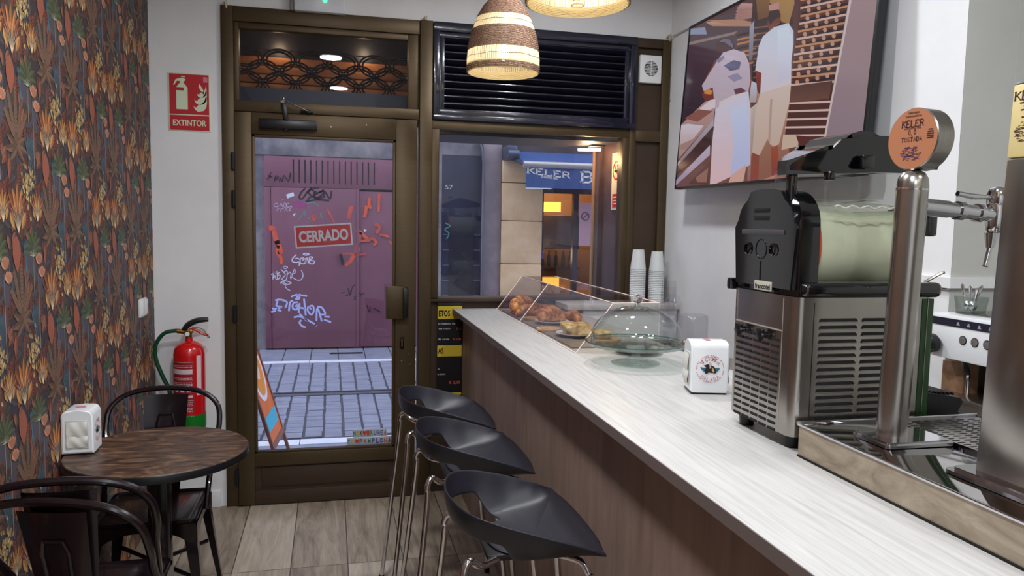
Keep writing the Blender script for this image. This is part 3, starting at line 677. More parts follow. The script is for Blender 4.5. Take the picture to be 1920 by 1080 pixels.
gfx(gw, T4([[(170,330),(210,310),(190,385),(200,300),(220,370),(240,380),(235,290)],[(270,300),(240,330),(275,340),(250,385)],[(280,270),(330,330),(290,380),(340,385),(350,290),(310,300)],[(350,330),(390,300),(390,380),(430,270),(440,310),(390,330),(440,380),(500,390),(530,340),(510,280)],[(310,240),(330,235),(355,248),(330,262),(305,250)],[(270,430),(300,405),(350,450),(290,420),(330,400),(400,425),(330,450),(350,490),(385,510)]], 480,460,6), .010)
gw.build('white_tag', mat('spray_white', (214,206,222), .6), pd)
gl = MB()
gfx(gl, T4([[(215,620),(260,610),(330,620)],[(245,625),(230,680),(290,690),(240,720),(285,740)],[(300,620),(350,640),(330,700)],[(370,740),(385,640),(420,625)],[(470,640),(420,650),(415,710),(460,720),(470,670),(440,690)],[(480,760),(490,650)],[(540,600),(560,790)],[(490,700),(550,710)],[(590,680),(580,730),(620,780),(650,740),(640,680),(600,690),(620,720)],[(680,850),(690,700),(740,855)],[(690,690),(740,700),(780,770),(730,780)],[(770,800),(830,805)],[(765,835),(845,865)],[(180,710),(245,715)],[(170,750),(225,735)],[(395,580),(450,560),(575,570)],[(450,545),(470,600)],[(490,545),(485,600),(440,600)],[(425,810),(490,800),(560,830),(660,885)],[(490,770),(550,830),(580,850)],[(510,840),(490,870),(520,910),(560,920)]], 480,460,6), .022)
gfx(gl, T4([[(680,905),(684,908)]], 480,460,6), .03)
gl.build('pale_blue_tag', mat('spray_pale_blue', (182,190,236), .6), pd)
go = MB()   # orange spray
for s, w in (([(130,800),(170,800),(190,850),(210,930),(240,1000),(245,1060)], .06), ([(190,950),(240,935)], .05), ([(1250,450),(1245,530),(1240,630)], .035), ([(1150,490),(1145,560),(1165,600)], .04), ([(1120,570),(1110,640),(1095,690)], .04), ([(965,575),(950,640),(940,700)], .05), ([(1010,820),(1060,840),(1120,900),(1150,930)], .045), ([(1200,760),(1240,770),(1250,800),(1220,850)], .04), ([(1060,840),(1020,1000),(1010,1070)], .045), ([(1180,900),(1220,940),(1190,970)], .03), ([(1250,860),(1350,885)], .03), ([(1040,930),(1140,920),(1180,890)], .03), ([(1350,930),(1380,965)], .02), ([(560,690),(590,680),(580,720)], .035), ([(720,600),(770,700),(790,740)], .02)):
    gfx(go, T4([s], 480,280,5.4), w)
for s, w in (([(1140,0),(1150,60),(1090,130),(1060,180),(1000,225)], .045), ([(960,100),(1040,90),(1130,110),(1245,95)], .018), ([(250,0),(240,80),(280,140),(285,210)], .04)): gfx(go, T4([s], 480,460,6), w)
go.build('orange_spray', grain('spray_orange', [(.35,(176,78,74)),(.6,(226,88,50))], (1,1,1), 8, .6), pd)
gg = MB()
gfx(gg, T4([[(430,715),(480,650),(490,620),(500,670)],[(520,690),(555,710)],[(660,640),(655,670),(675,690)],[(500,550),(570,540),(640,570)]], 480,280,5.4), .012); gg.build('green_tag', mat('spray_green', (84,140,124), .6), pd)
gt = MB()
gfx(gt, T4([[(220,545),(185,555),(190,580),(225,580),(222,560)],[(240,580),(255,545),(270,585)],[(285,545),(280,580),(305,585),(300,545),(285,545)],[(335,545),(310,555),(320,585),(340,580)],[(210,625),(220,600),(240,598)],[(250,630),(255,600),(280,605)],[(290,630),(300,600)],[(320,630),(310,600),(365,575),(330,620),(360,615)],[(255,515),(280,512)]], 480,280,5.4), .006); gt.build('small_white_tag', mat('chalk_white', (196,180,198), .6), pd)
gm = MB()
P = [on(480+x/5.4, 280+y/5.4, 'Y', PY+.0005) for x, y in ((375,540),(430,520),(520,555),(510,590),(440,600),(380,580))]; gm.face(P); gm.build('pink_patch', mat('spray_pink', (146,62,112), .6), pd)
gs = MB(); P = [on(480+x/5.4, 280+y/5.4, 'Y', PY-.001) for x, y in ((305,458),(378,434),(390,470),(318,498))]; gs.face(P)
for L in (((372,655),(405,645),(385,680)), ((1090,805),(1125,820),(1095,840))): gs.face([on(480+x/5.4, 280+y/5.4, 'Y', PY-.001) for x, y in L])
gs.build('paper_sticker', mat('sticker_white', (205,210,215), .6), pd)

# dark street door No. 57
dd = thing('street_door', 'dark blue-grey door with number 57 across the street', 'door', (1.66, FY, -.05))
q = MB(); q.box(1.40, 1.93, FY, FY+.08, -.06, 2.46, .004); q.build('door_leaf', grain('dark_slate_paint', [(.3,(38,38,52)),(.7,(50,50,66))], (1,1,1), 4, .5), dd)
q = MB(); q.box(1.50, 1.83, FY-.012, FY, .55, 1.55, .006); q.build('raised_panel', mat('door_panel', (28,28,38), .5), dd)
q = MB(); q.text('57', on(842,351,'Y',FY-.003), UX, UZ, .055, .10, bold=.01); q.build('door_number', mat('number_white', (180,180,190), .5), dd)
q = MB(); gfx(q, T4([[(1.0,0),(10,6),(0,12),(8,20),(3,30)]], 834,418,1), .014); q.build('green_tag', mat('spray_green', (84,140,124), .6), dd)
q = MB()
for z in (.62, .82, 1.02, 1.22, 1.42): q.box(1.42, 1.92, FY-.006, FY, z, z+.010)
q.build('rail', mat('pale_rail', (96,98,124), .4), dd)

# bar across the street
bs = thing('street_bar', 'lit bar interior across the street behind its entrance', 'bar', (3.4, FY+.2, -.05))
amber = mat('amber_light', (250,190,80), .5, emit=(255,190,70), es=2.2)
q = MB(); q.box(2.60, 4.6, FY+2.0, FY+2.05, -.05, 2.5); q.box(2.55, 2.60, FY+.3, FY+2.0, -.05, 2.5); q.box(4.6, 4.65, FY+.3, FY+2.0, -.05, 2.5); q.box(2.55, 4.6, FY+.3, FY+2.0, 2.5, 2.55); q.build('interior_walls', mat('bar_wall', (150,112,78), .7), bs)
q = MB(); q.box(2.6, 4.6, FY+.3, FY+2.0, -.06, -.04); q.build('interior_floor', mat('bar_floor', (90,70,60), .6), bs)
q = MB(); q.box(2.75, 4.4, FY+.02, FY+.08, 2.0, 2.10); q.box(2.74,2.78,FY,FY+.08,-.05,2.5); q.box(3.20,3.27,FY,FY+.08,-.05,2.0); q.box(4.4,4.6,FY,FY+.08,-.05,2.5); q.box(2.74,4.6,FY,FY+.08,2.10,2.5); q.build('door_frame', mat('bar_frame', (44,32,46), .5), bs)
q = MB(); q.box(2.78, 3.20, FY+.6, FY+.62, 1.76, 1.90); q.build('light_panel', amber, bs)
q = MB(); q.box(2.98, 3.6, FY+.9, FY+1.5, 1.22, 1.72, .02); q.build('extractor_hood', mat('hood_dark', (58,44,52), .5), bs)
q = MB(); q.box(2.62, 2.98, FY+.9, FY+1.5, 1.25, 1.72, .02); q.build('hood_side', mat('hood_tan', (170,130,92), .6), bs)
q = MB(); q.box(2.65, 3.95, FY+.5, FY+.95, .52, .575, .01); q.build('bar_top', mat('bar_top_brown', (112,52,36), .35), bs)
q = MB(); q.box(2.75, 3.9, FY+.55, FY+.9, -.04, .52); q.build('bar_front', mat('bar_purple', (122,84,140), .5), bs)
for k in range(7):
    x = 2.80+k*.16; q = MB(); q.lathe([(.07,0),(.075,.03),(.05,.07),(.01,.09)], (x,FY+.7,.60+.02*(k % 2)), seg=10, wob=lambda a: 1+.2*math.sin(3*a)); q.build('tapas_food', mat('tapas_orange', (214,140,50), .5), bs)
q = MB(); q.box(2.74, 3.9, FY+.60, FY+.88, .578, .60); q.build('serving_tray', mat('tray_yellow', (180,130,60), .5), bs)
for x in (2.98, 3.10, 3.34):
    q = MB(); q.box(x, x+.09, FY+.52, FY+.53, .60, .76); q.build('price_card', mat('card', (190,160,130), .6), bs)
for k in range(9):
    q = MB(); q.lathe([(.03,0),(.03,.16),(.012,.2),(.012,.26)], (2.8+k*.12, FY+1.85, .9), seg=8, cap1=True); q.build('bottle', mat('bottle_dark', (50,60,40), .2), bs)
q = MB(); q.box(2.64, 3.9, FY+1.8, FY+1.98, .86, .9); q.build('bottle_shelf', mat('bar_top_brown'), bs)
q = MB(); q.box(2.98, 3.12, FY+1.2, FY+1.22, 1.06, 1.16); q.build('screen', mat('blue_screen', (60,60,190), .4, emit=(90,90,255), es=1.5), bs)
q = MB(); q.box(3.28, 3.45, FY-.012, FY-.008, 1.30, 1.88); q.build('poster', mat('bar_poster', (196,150,160), .5), bs)
q = MB(); q.lathe([(.058,-.001),(.058,.001),(.048,.001),(.048,-.001)], (3.365,FY-.014,1.70), (0,1,0), 24); q.obox(V((3.365,FY-.014,1.70)), V((.04,0,.04)), V((0,.001,0)), V((-.004,0,.004))); q.build('poster_symbol', mat('poster_grey', (90,64,84), .6), bs)
L = bpy.data.lights.new('bar_lamp', 'POINT'); L.energy = 62; L.color = (1,.66,.34); L.shadow_soft_size = .15
lo = bpy.data.objects.new('bar_lamp', L); COL.objects.link(lo); lo.location = (3.3, FY+1.0, 2.3)
L = bpy.data.lights.new('bar_lamp_low', 'POINT'); L.energy = 4; L.color = (1,.7,.4); L.shadow_soft_size = .1
lo = bpy.data.objects.new('bar_lamp_low', L); COL.objects.link(lo); lo.location = (3.1, FY+.45, 1.15)
# awning
aw = thing('awning', 'blue folding awning with white lettering over the bar entrance', 'awning', (3.3, 5.1, 2.1))
AY = 4.80; zt = 2.31
navyc = grain('blue_awning_cloth', [(.3,(44,66,112)),(.7,(60,84,132))], (14,1,1), 5, .75)
q = MB(); q.prism([(AY,zt),(5.50,2.53),(5.50,2.52),(AY,zt-.01)], lambda a, b_: (2.33,a,b_), lambda a, b_: (4.5,a,b_)); q.build('awning_roof', navyc, aw)
q = MB(); q.cyl((2.30,AY,2.315), (4.5,AY,2.315), .042, seg=16); q.build('front_roller', mat('roller_grey', (176,168,160), .35, .4), aw)
q = MB(); q.box(2.33, 4.5, AY-.012, AY-.006, 2.03, 2.30); q.build('valance', navyc, aw)
q = MB(); q.box(2.33, 2.66, AY-.013, AY-.005, 2.018, 2.032); q.build('hem', mat('hem_white', (206,206,212), .6), aw)
q = MB(); q.box(2.18, 2.32, 5.20, 5.50, 2.40, 2.58, .02); q.cyl((2.18,5.15,2.46),(2.32,5.15,2.46),.06,seg=16); q.tube([(2.26,5.3,2.42),(2.30,5.05,2.36),(2.32,AY,2.315)], .02, 8); q.build('side_arm', mat('arm_grey', (88,92,108), .4, .5), aw)
a = on(990,318,'Y',AY-.014); d_ = on(1070,328,'Y',AY-.014)
q = MB(); serif(q, 'KELER', (a+d_)/2+V((0,0,-.008)), (d_-a), UZ, .070, (d_-a).length, w=.28, off=.0, ); q.text('DONOSTIA 1872', (a+d_)/2+V((0,0,-.066)), (d_-a), UZ, .026, .21, bold=.03); 
p = on(1096,332,'Y',AY-.014); serif(q, 'BAR', p+V((.23,0,0)), UX, UZ, .13, .52, w=.24, off=0); q.build('awning_lettering', mat('awning_white', (214,206,196), .6), aw)

# reveal on the right of the window, outside, with the smoking sign and its lamp
reveal = grain('brown_reveal', [(.3,(64,48,50)),(.7,(84,64,62))], (1,1,1), 5, .45)
q = MB(); q.box(1.745, 1.80, .075, .42, -.1, 2.6); q.box(1.715, 1.80, .42, .52, -.1, 2.6); struct(q.build('wall_reveal', reveal))
for nm, a_ in (('wall_outer_right', (1.80,7,-.1,6)), ('wall_outer_left', (-6,-.625,-.1,6)), ('wall_outer_top', (-.625,1.80,3.01,6))):
    q = MB(); q.box(a_[0], a_[1], .305, .55, a_[2], a_[3]); struct(q.build(nm, stone_g))
q = MB(); q.box(-.62, 1.80, .48, .55, 2.80, 3.0); struct(q.build('trim_8', dark_iron))
q = MB(); q.box(.56, 1.715, .075, .52, 2.10, 2.18); struct(q.build('trim_9', grain('dark_soffit', [(.3,(40,38,48)),(.7,(56,54,64))], (1,1,1), 6, .5)))
q = MB(); q.tube([(1.708,.50,-.05),(1.704,.50,.8),(1.709,.5,1.6),(1.706,.5,2.1)], .010, 8); q.tube([(1.706,.515,-.05),(1.706,.515,2.1)], .006, 6); struct(q.build('trim_10', mat('raw_edge', (150,116,84), .7)))
ns = thing('no_smoking_sign', 'cream no smoking sign on the outer window reveal', 'sign', (1.70,.13,1.66))
sy0, sy1 = .085, .235
q = MB(); q.box(1.733, 1.744, sy0, sy1, 1.69, 2.045, .001); q.build('sign_board', mat('sign_ivory', (232,216,176), .5), ns)
q = MB(); q.lathe([(.060,0),(.060,.001),(.050,.001),(.050,0)], (1.7315,.155,1.935), (1,0,0), 32); q.obox(V((1.7315,.155,1.935)), V((.0005,0,0)), V((0,.038,.038)), V((0,-.0035,.0035)))
q.box(1.7315, 1.733, .10, .21, 1.705, 1.79); q.build('red_marks', mat('sign_red', (200,30,30), .5), ns)
q = MB(); q.box(1.7308, 1.7318, .125, .185, 1.925, 1.937); q.tube([(1.7315,.135,1.94),(1.7315,.128,1.955),(1.7315,.14,1.962),(1.7315,.132,1.975)], .002, 6); q.build('cigarette_mark', blackp, ns)
q = MB()
for z in (1.765, 1.745, 1.725): q.box(1.7300, 1.7312, .12, .19, z, z+.007)
q.build('sign_print', mat('sign_ivory'), ns)
lt = thing('reveal_lamp', 'glowing tube lamp under the soffit outside the window', 'lamp', (1.62,.32,2.08))
q = MB(); q.cyl((1.56,.40,2.078), (1.665,.27,2.070), .008, seg=12); q.build('glowing_tube', mat('tube_glow', (255,220,160), .4, emit=(255,205,140), es=9), lt)
q = MB(); q.box(1.60, 1.69, .25, .33, 2.088, 2.10, .003); q.build('lamp_base', mat('arm_grey'), lt)
L = bpy.data.lights.new('reveal_light', 'POINT'); L.energy = 5.5; L.color = (1,.62,.28); L.shadow_soft_size = .03
lo = bpy.data.objects.new('reveal_light', L); COL.objects.link(lo); lo.location = (1.60,.30,2.035)
# scroll grille behind the transom and the timber soffit beyond
sg = thing('scroll_grille', 'dark iron ring grille seen through the glass above the door', 'grille', (-.04,.34,2.25))
x = -.72
k = 0
for row, (z, xo) in enumerate(((2.505, 0), (2.440, .09), (2.375, 0))):
    x = -.47+xo
    while x < .48:
        for rx, rz_ in ((.086,.062), (.068,.046)):
            q = MB(); q.tube([V((x+rx*math.cos(2*PI*k/28), .308+row*.004, z+rz_*math.sin(2*PI*k/28))) for k in range(28)], .0055, 6, closed=True); q.build('iron_ring', dark_iron, sg)
        x += .18
q = MB(); q.box(-.56, .6, .302, .315, 2.19, 2.345); q.box(-.56, .6, .302, .315, 2.555, 2.56); q.build('roller_box', mat('shutter_dark', (30,30,42), .4), sg)
soff = grain('amber_timber', [(.3,(150,92,54)),(.7,(186,120,72))], (1,12,1), 5, .5)
sf = thing('timber_boards', 'amber varnished timber boards behind the iron ring grille', 'panel', (-.04,.46,2.3))
for k in range(4):
    q = MB(); q.box(-.62, .74, .44+.0*k, .47, 2.345+k*.052, 2.39+k*.052, .004); q.build('board', soff, sf)
q = MB(); q.box(-.62, .74, .47, .478, 2.18, 2.79); q.build('backing', mat('backing_dark', (24,24,34), .4), sf)
for x in (-.3, .2):
    L = bpy.data.lights.new('canopy_lamp', 'POINT'); L.energy = .9; L.color = (1,.7,.4); L.shadow_soft_size = .03
    lo = bpy.data.objects.new('canopy_lamp', L); COL.objects.link(lo); lo.location = (x,.37,2.62)
# A-board
F_ = on(541,842,'Z',-.05); N_ = on(524,880,'Z',-.05)
ab = thing('pavement_board', 'brown wooden A-board with orange poster standing in the street', 'A-board', ((F_.x+N_.x)/2,(F_.y+N_.y)/2,-.05))
tF = on(477.5,642,'Y',F_.y); lean = (tF-F_).normalized(); H_ = .95
wv_ = (N_-F_); wv_.z = 0; nr = wv_.cross(lean).normalized()
wood = grain('board_wood', [(.3,(120,70,56)),(.7,(146,90,72))], (1,1,6), 4, .5)
up = lean*H_; du = wv_.normalized()
for P0 in (F_, N_):
    q = MB(); q.obox(P0+up/2, du*.014, nr*.01, up/2, .002); q.build('side_post', wood, ab)
    q = MB(); q.obox(P0+up*.97+(V((-.12,0,-H_*.95)))/2, du*.012, V((.01,0,0)), V((-.06,0,-H_*.475)), .002); q.build('rear_leg', wood, ab)
for t in (.16, .98):
    q = MB(); q.obox((F_+N_)/2+up*t, wv_/2, nr*.009, lean*.022, .002); q.build('cross_rail', wood, ab)
q = MB(); c0 = (F_+N_)/2+up*.57; q.obox(c0, wv_*.47, nr*.004, up*.39); q.build('poster_panel', mat('poster_orange', (226,112,40), .4), ab)
sgn = 1 if nr.dot(CAM-c0) > 0 else -1
q = MB(); n_ = nr*sgn
def pat(q, cx, cz, rx, rz, off, n=24):
    q.face([c0+du*(cx+rx*math.cos(2*PI*i/n))*wv_.length+lean*(cz+rz*math.sin(2*PI*i/n))*H_+n_*off for i in range(n)])
pat(q, 0, .10, .42, .22, .0050); q.build('white_swirl', mat('poster_white', (236,230,240), .4), ab)
q = MB(); pat(q, 0, .10, .33, .18, .0056); q.build('orange_swirl', mat('poster_amber', (240,150,50), .4), ab)
q = MB(); pat(q, .02, .13, .16, .09, .0062); q.build('pale_centre', mat('poster_cream', (246,210,190), .4), ab)
q = MB(); q.obox(c0-lean*.26*H_+n_*.005, wv_*.42, n_*.0006, lean*.055*H_); q.build('teal_label', mat('poster_teal', (60,180,210), .4), ab)
# souvenir letter strips in the door corner
for txt, z, x0, x1, nm, lab in (('YO♥PAMPLONA', .328, .085, .338, 'a', 'lower coloured letter strip reading YO PAMPLONA at the door foot'), ('NIK♥IRUÑEA', .375, .118, .312, 'b', 'upper coloured letter strip reading NIK IRUÑEA at the door foot')):
    st_ = thing('letter_strip', lab, 'sticker', ((x0+x1)/2,.012,z-.02))
    q = MB(); q.box(x0, x1, .0112, .0135, z-.024, z+.022, .001); q.build('white_strip', mat('strip_white', (206,208,212), .4), st_)
    n = len(txt); pal = [(90,70,150),(40,140,60),(220,70,30),(60,60,120),(230,190,40),(50,150,80),(220,110,30),(60,50,60),(70,60,120),(150,80,60),(40,130,70)]
    for i, ch in enumerate(txt):
        q = MB(); x = x0+(x1-x0)*(i+.5)/n; cc = pal[(i*3+len(nm)) % 11]
        if ch == '♥': q.face([V((x+.013*a, .0101, z+.016*b_)) for a, b_ in ((0,-1),(.9,0),(.95,.6),(.5,.95),(0,.55),(-.5,.95),(-.95,.6),(-.9,0))]); cc = (226,74,40)
        else: q.text(ch, (x,.0101,z), UX, UZ, .028, min(.017, (x1-x0)/n*.75), bold=.03)
        q.build('letter', ink(cc), st_)
# ================================================================== TELEVISION
TB, TT = 1.905, 1.925
tv = thing('television', 'large wall television showing bakers at work', 'television', (1.95,-1.17,1.80))
P_bl, P_tl = V((1.868,-.405,0)), V((1.912,-.405,0))
zb = on(1258,355,'Y',-.405).z; zt2 = on(1290,50,'Y',-.405).z
Yn = -1.945
a = V((1.872,-.40,zb)); d_ = V((1.925,-.40,zt2)); nb = V((1.872,Yn,zb-.005)); vv = (d_-a); uu = (nb-a); nn = uu.cross(vv).normalized()
if nn.x > 0: nn = -nn
H0 = vv.length; W0 = uu.length; u_ = uu.normalized(); v_ = vv.normalized(); cc_ = a+uu/2+vv/2
q = MB(); q.obox(cc_-nn*.018, u_*(W0/2), nn*.016, v_*(H0/2), .003); q.build('housing', blackp, tv)
q = MB()
for s in (-1, 1):
    q.obox(cc_+v_*s*(H0/2-.006)+nn*.001, u_*(W0/2), nn*.004, v_*.006); q.obox(cc_+u_*s*(W0/2-.006)+nn*.001, u_*.006, nn*.004, v_*(H0/2-.012))
q.build('bezel', mat('bezel_black', (12,12,14), .3), tv)
q = MB(); q.box(1.945, 1.998, -1.45, -.9, 2.0, 2.4); q.build('wall_bracket', dark_iron, tv)
scr = MB(); lay_ = [0]
S0 = cc_+nn*.0004
def TP(x, y): return onp(1240+x/2.918, y/2.918, S0, nn)
def tvp(pts, c, c2=None):
    lay_[0] += 1; P = []
    for x, y in pts:
        p = TP(x, y); r = p-cc_; a_ = max(-W0/2+.012, min(W0/2-.012, r.dot(u_))); b_ = max(-H0/2+.012, min(H0/2-.012, r.dot(v_)))
        P.append(cc_+u_*a_+v_*b_+nn*(.0008+lay_[0]*.00002))
    ys = [y for _, y in pts]; y0, y1 = min(ys), max(ys)
    cs = c if c2 is None else [tuple(c[k]+(c2[k]-c[k])*((y-y0)/(y1-y0+1e-6)) for k in range(3)) for _, y in pts]
    scr.face(P, cs)
tvp([(100,-700),(1500,-700),(1500,1100),(40,1100)], (92,62,66), (120,74,66))
tvp([(130,180),(520,0),(520,300),(420,330),(300,700),(60,880)], (96,76,84), (58,36,48))
tvp([(130,250),(330,290),(250,560),(80,700)], (84,58,70), (52,34,48))
tvp([(140,170),(240,150),(250,190),(150,195)], (150,160,190)); tvp([(140,240),(420,170),(400,190),(150,250)], (150,130,126))
tvp([(240,120),(520,120),(500,145),(280,145)], (206,170,150), (180,130,110)); tvp([(250,105),(420,105),(520,125),(400,140)], (190,140,116))
for k in range(4): tvp([(400+4*k,100-18*k),(440,60-14*k),(540,50-10*k),(565,75-10*k),(540,90-14*k),(430,112-16*k)], (214,168,160), (170,120,112))
tvp([(520,-200),(730,-400),(720,130),(500,460),(490,200)], (84,60,58), (60,40,44))
tvp([(560,-300),(760,-500),(730,20),(700,130),(660,120),(600,20)], (196,160,96), (172,132,84))
tvp([(520,0),(600,-60),(590,90),(530,110)], (150,110,70), (120,84,60))
for k in range(8): tvp([(415,190+24*k),(520,165+24*k),(520,175+24*k),(415,202+24*k)], (196,128,76) if k % 3 else (60,36,38))
for k in range(18): tvp([(505,150+17*k),(585,140+17*k),(585,147+17*k),(503,158+17*k)], (52,42,56) if k % 2 else (150,100,84))
tvp([(485,150),(510,110),(500,330),(480,330)], (170,176,200), (120,110,130))
tvp([(530,470),(700,480),(690,1050),(480,1050)], (196,150,128), (150,96,76)); tvp([(480,600),(530,560),(525,1000),(470,1000)], (214,196,190), (150,110,100))
tvp([(490,440),(530,460),(520,560),(485,560)], (206,214,236), (190,170,170))
# racks on the right
tvp([(760,0),(1050,-400),(1040,0),(940,500),(880,790),(670,790),(720,430)], (110,64,56), (80,44,40))
for k in range(-6, 10):
    y = 20+k*44; x0, x1 = 770-max(0,k)*7, 1030-max(0,k)*9
    tvp([(x0,y+46),(x1,y-12),(x1,y+8),(x0,y+62)], (50,34,44)); 
    for j in range(4):
        xx = x0+40+j*55; yy = y+34-j*12; tvp([(xx-12,yy),(xx-6,yy-12),(xx+6,yy-12),(xx+12,yy),(xx+6,yy+12),(xx-6,yy+12)], (206,156,132))
    tvp([(x0-6,y+62-2*max(k,0)),(x1,y+4+2*max(k,0)),(x1,y+16+2*max(k,0)),(x0-6,y+74-2*max(k,0))], (226,190,176) if k % 2 else (206,150,110))
tvp([(720,470),(940,440),(920,540),(705,560)], (96,60,52), (120,80,70))
for k in range(5): tvp([(705-8*k,560+44*k),(935-8*k,548+46*k),(933-8*k,560+46*k),(703-8*k,570+44*k)], (232,196,186)); 
tvp([(670,735),(760,740),(750,800),(660,820)], (220,190,170)); tvp([(740,740),(880,750),(880,790),(760,800)], (96,44,38))
# pale door at right
tvp([(1050,-420),(1300,-560),(1200,0),(1120,760),(890,790),(950,440),(1030,0)], (190,160,160), (156,134,146))
tvp([(1035,-10),(1048,-10),(900,770),(888,780)], (226,206,206))
# left baker
tvp([(225,520),(250,420),(300,330),(360,300),(340,560),(250,570)], (150,84,70), (120,50,44)); tvp([(240,480),(285,500),(275,520),(238,515)], (226,150,70))
tvp([(480,420),(498,440),(490,500),(474,500)], (150,80,66))
tvp([(300,350),(340,290),(400,270),(460,290),(485,350),(492,440),(480,500),(300,640),(285,480),(235,500),(225,470)], (214,196,216), (196,176,190))
tvp([(345,360),(400,330),(440,340),(430,380),(380,390)], (110,104,140)); tvp([(365,420),(420,400),(450,430),(400,450)], (160,150,180)); tvp([(400,490),(440,480),(470,500),(410,520)], (110,70,80))
tvp([(305,330),(345,305),(350,320),(315,350)], (150,146,170)); tvp([(320,560),(400,520),(470,505),(320,600)], (232,214,214))
tvp([(300,240),(330,215),(370,225),(385,270),(340,290),(310,300)], (70,48,56), (96,62,66)); tvp([(318,232),(345,212),(378,218),(398,248),(396,268),(378,252),(350,232)], (120,112,136))
tvp([(300,600),(350,560),(480,500),(492,600),(490,900),(400,960),(300,1015),(268,1015),(280,800)], (222,218,240), (234,196,200))
tvp([(380,600),(470,560),(488,700),(486,900),(380,960),(400,800)], (214,222,250), (196,200,240)); tvp([(385,960),(470,900),(450,1008),(370,1010)], (226,176,160))
# right baker
tvp([(585,130),(590,80),(610,50),(640,45),(658,80),(655,125),(600,180)], (96,58,54), (150,84,70)); tvp([(588,110),(592,72),(620,45),(650,55),(656,90),(620,110),(600,140)], (66,52,56))
tvp([(592,30),(650,10),(648,50),(596,60)], (206,150,150))
tvp([(520,380),(550,390),(545,520),(528,500)], (150,66,56), (120,50,44))
tvp([(560,200),(620,150),(700,125),(728,170),(728,240),(716,330),(714,460),(545,510),(552,400),(518,385),(538,250)], (216,226,250), (230,216,226))
tvp([(640,160),(700,140),(720,200),(712,420),(640,460)], (226,238,255), (220,214,236))
tvp([(545,510),(714,460),(705,560),(640,815),(600,790),(585,760),(540,850),(500,835),(520,600)], (226,206,196), (214,184,170)); tvp([(600,540),(612,540),(600,780),(588,760)], (196,166,156))
tvp([(495,850),(540,850),(530,1010),(488,1010)], (170,84,64), (150,66,52)); tvp([(602,810),(645,790),(640,1000),(606,1000)], (176,86,64), (140,62,52))
tvp([(500,835),(540,850),(535,905),(500,900)], (150,80,64))
# bench with dough
tvp([(90,690),(240,560),(300,540),(290,650),(75,880)], (196,160,156), (170,130,126)); tvp([(100,690),(150,680),(235,690),(180,760),(90,800)], (226,214,226), (206,180,180))
tvp([(210,600),(270,550),(300,545),(298,590),(230,620)], (232,214,222)); tvp([(130,650),(210,600),(285,610),(200,670)], (150,92,84))
tvp([(72,890),(290,650),(290,690),(72,915)], (190,176,190), (146,120,130)); tvp([(72,920),(280,700),(275,800),(70,960)], (70,40,42))
tvp([(70,990),(270,795),(268,850),(80,1018)], (206,190,214), (170,150,176)); tvp([(150,1010),(270,880),(260,1010)], (110,70,62), (84,50,48)); tvp([(190,975),(260,920),(250,1000),(200,1000)], (160,110,90))
tvp([(640,950),(680,950),(680,1005),(560,1005)], (206,140,120))
scr.build('screen_picture', vcol('tv_picture', .12, emit=.62, spec=.5), tv, smooth=None)
# pole bracket for cable above the tv
q = MB(); q.cyl(on(1262,66,'Y',-.06), on(1350,20,'X',1.99), .006, seg=8); q.tube([on(1350,20,'X',1.985), on(1354,14,'X',1.985)], .007, 8)
tag(q.build('cable_conduit', white_p), 'white cable conduit running along the wall above the television', 'conduit')

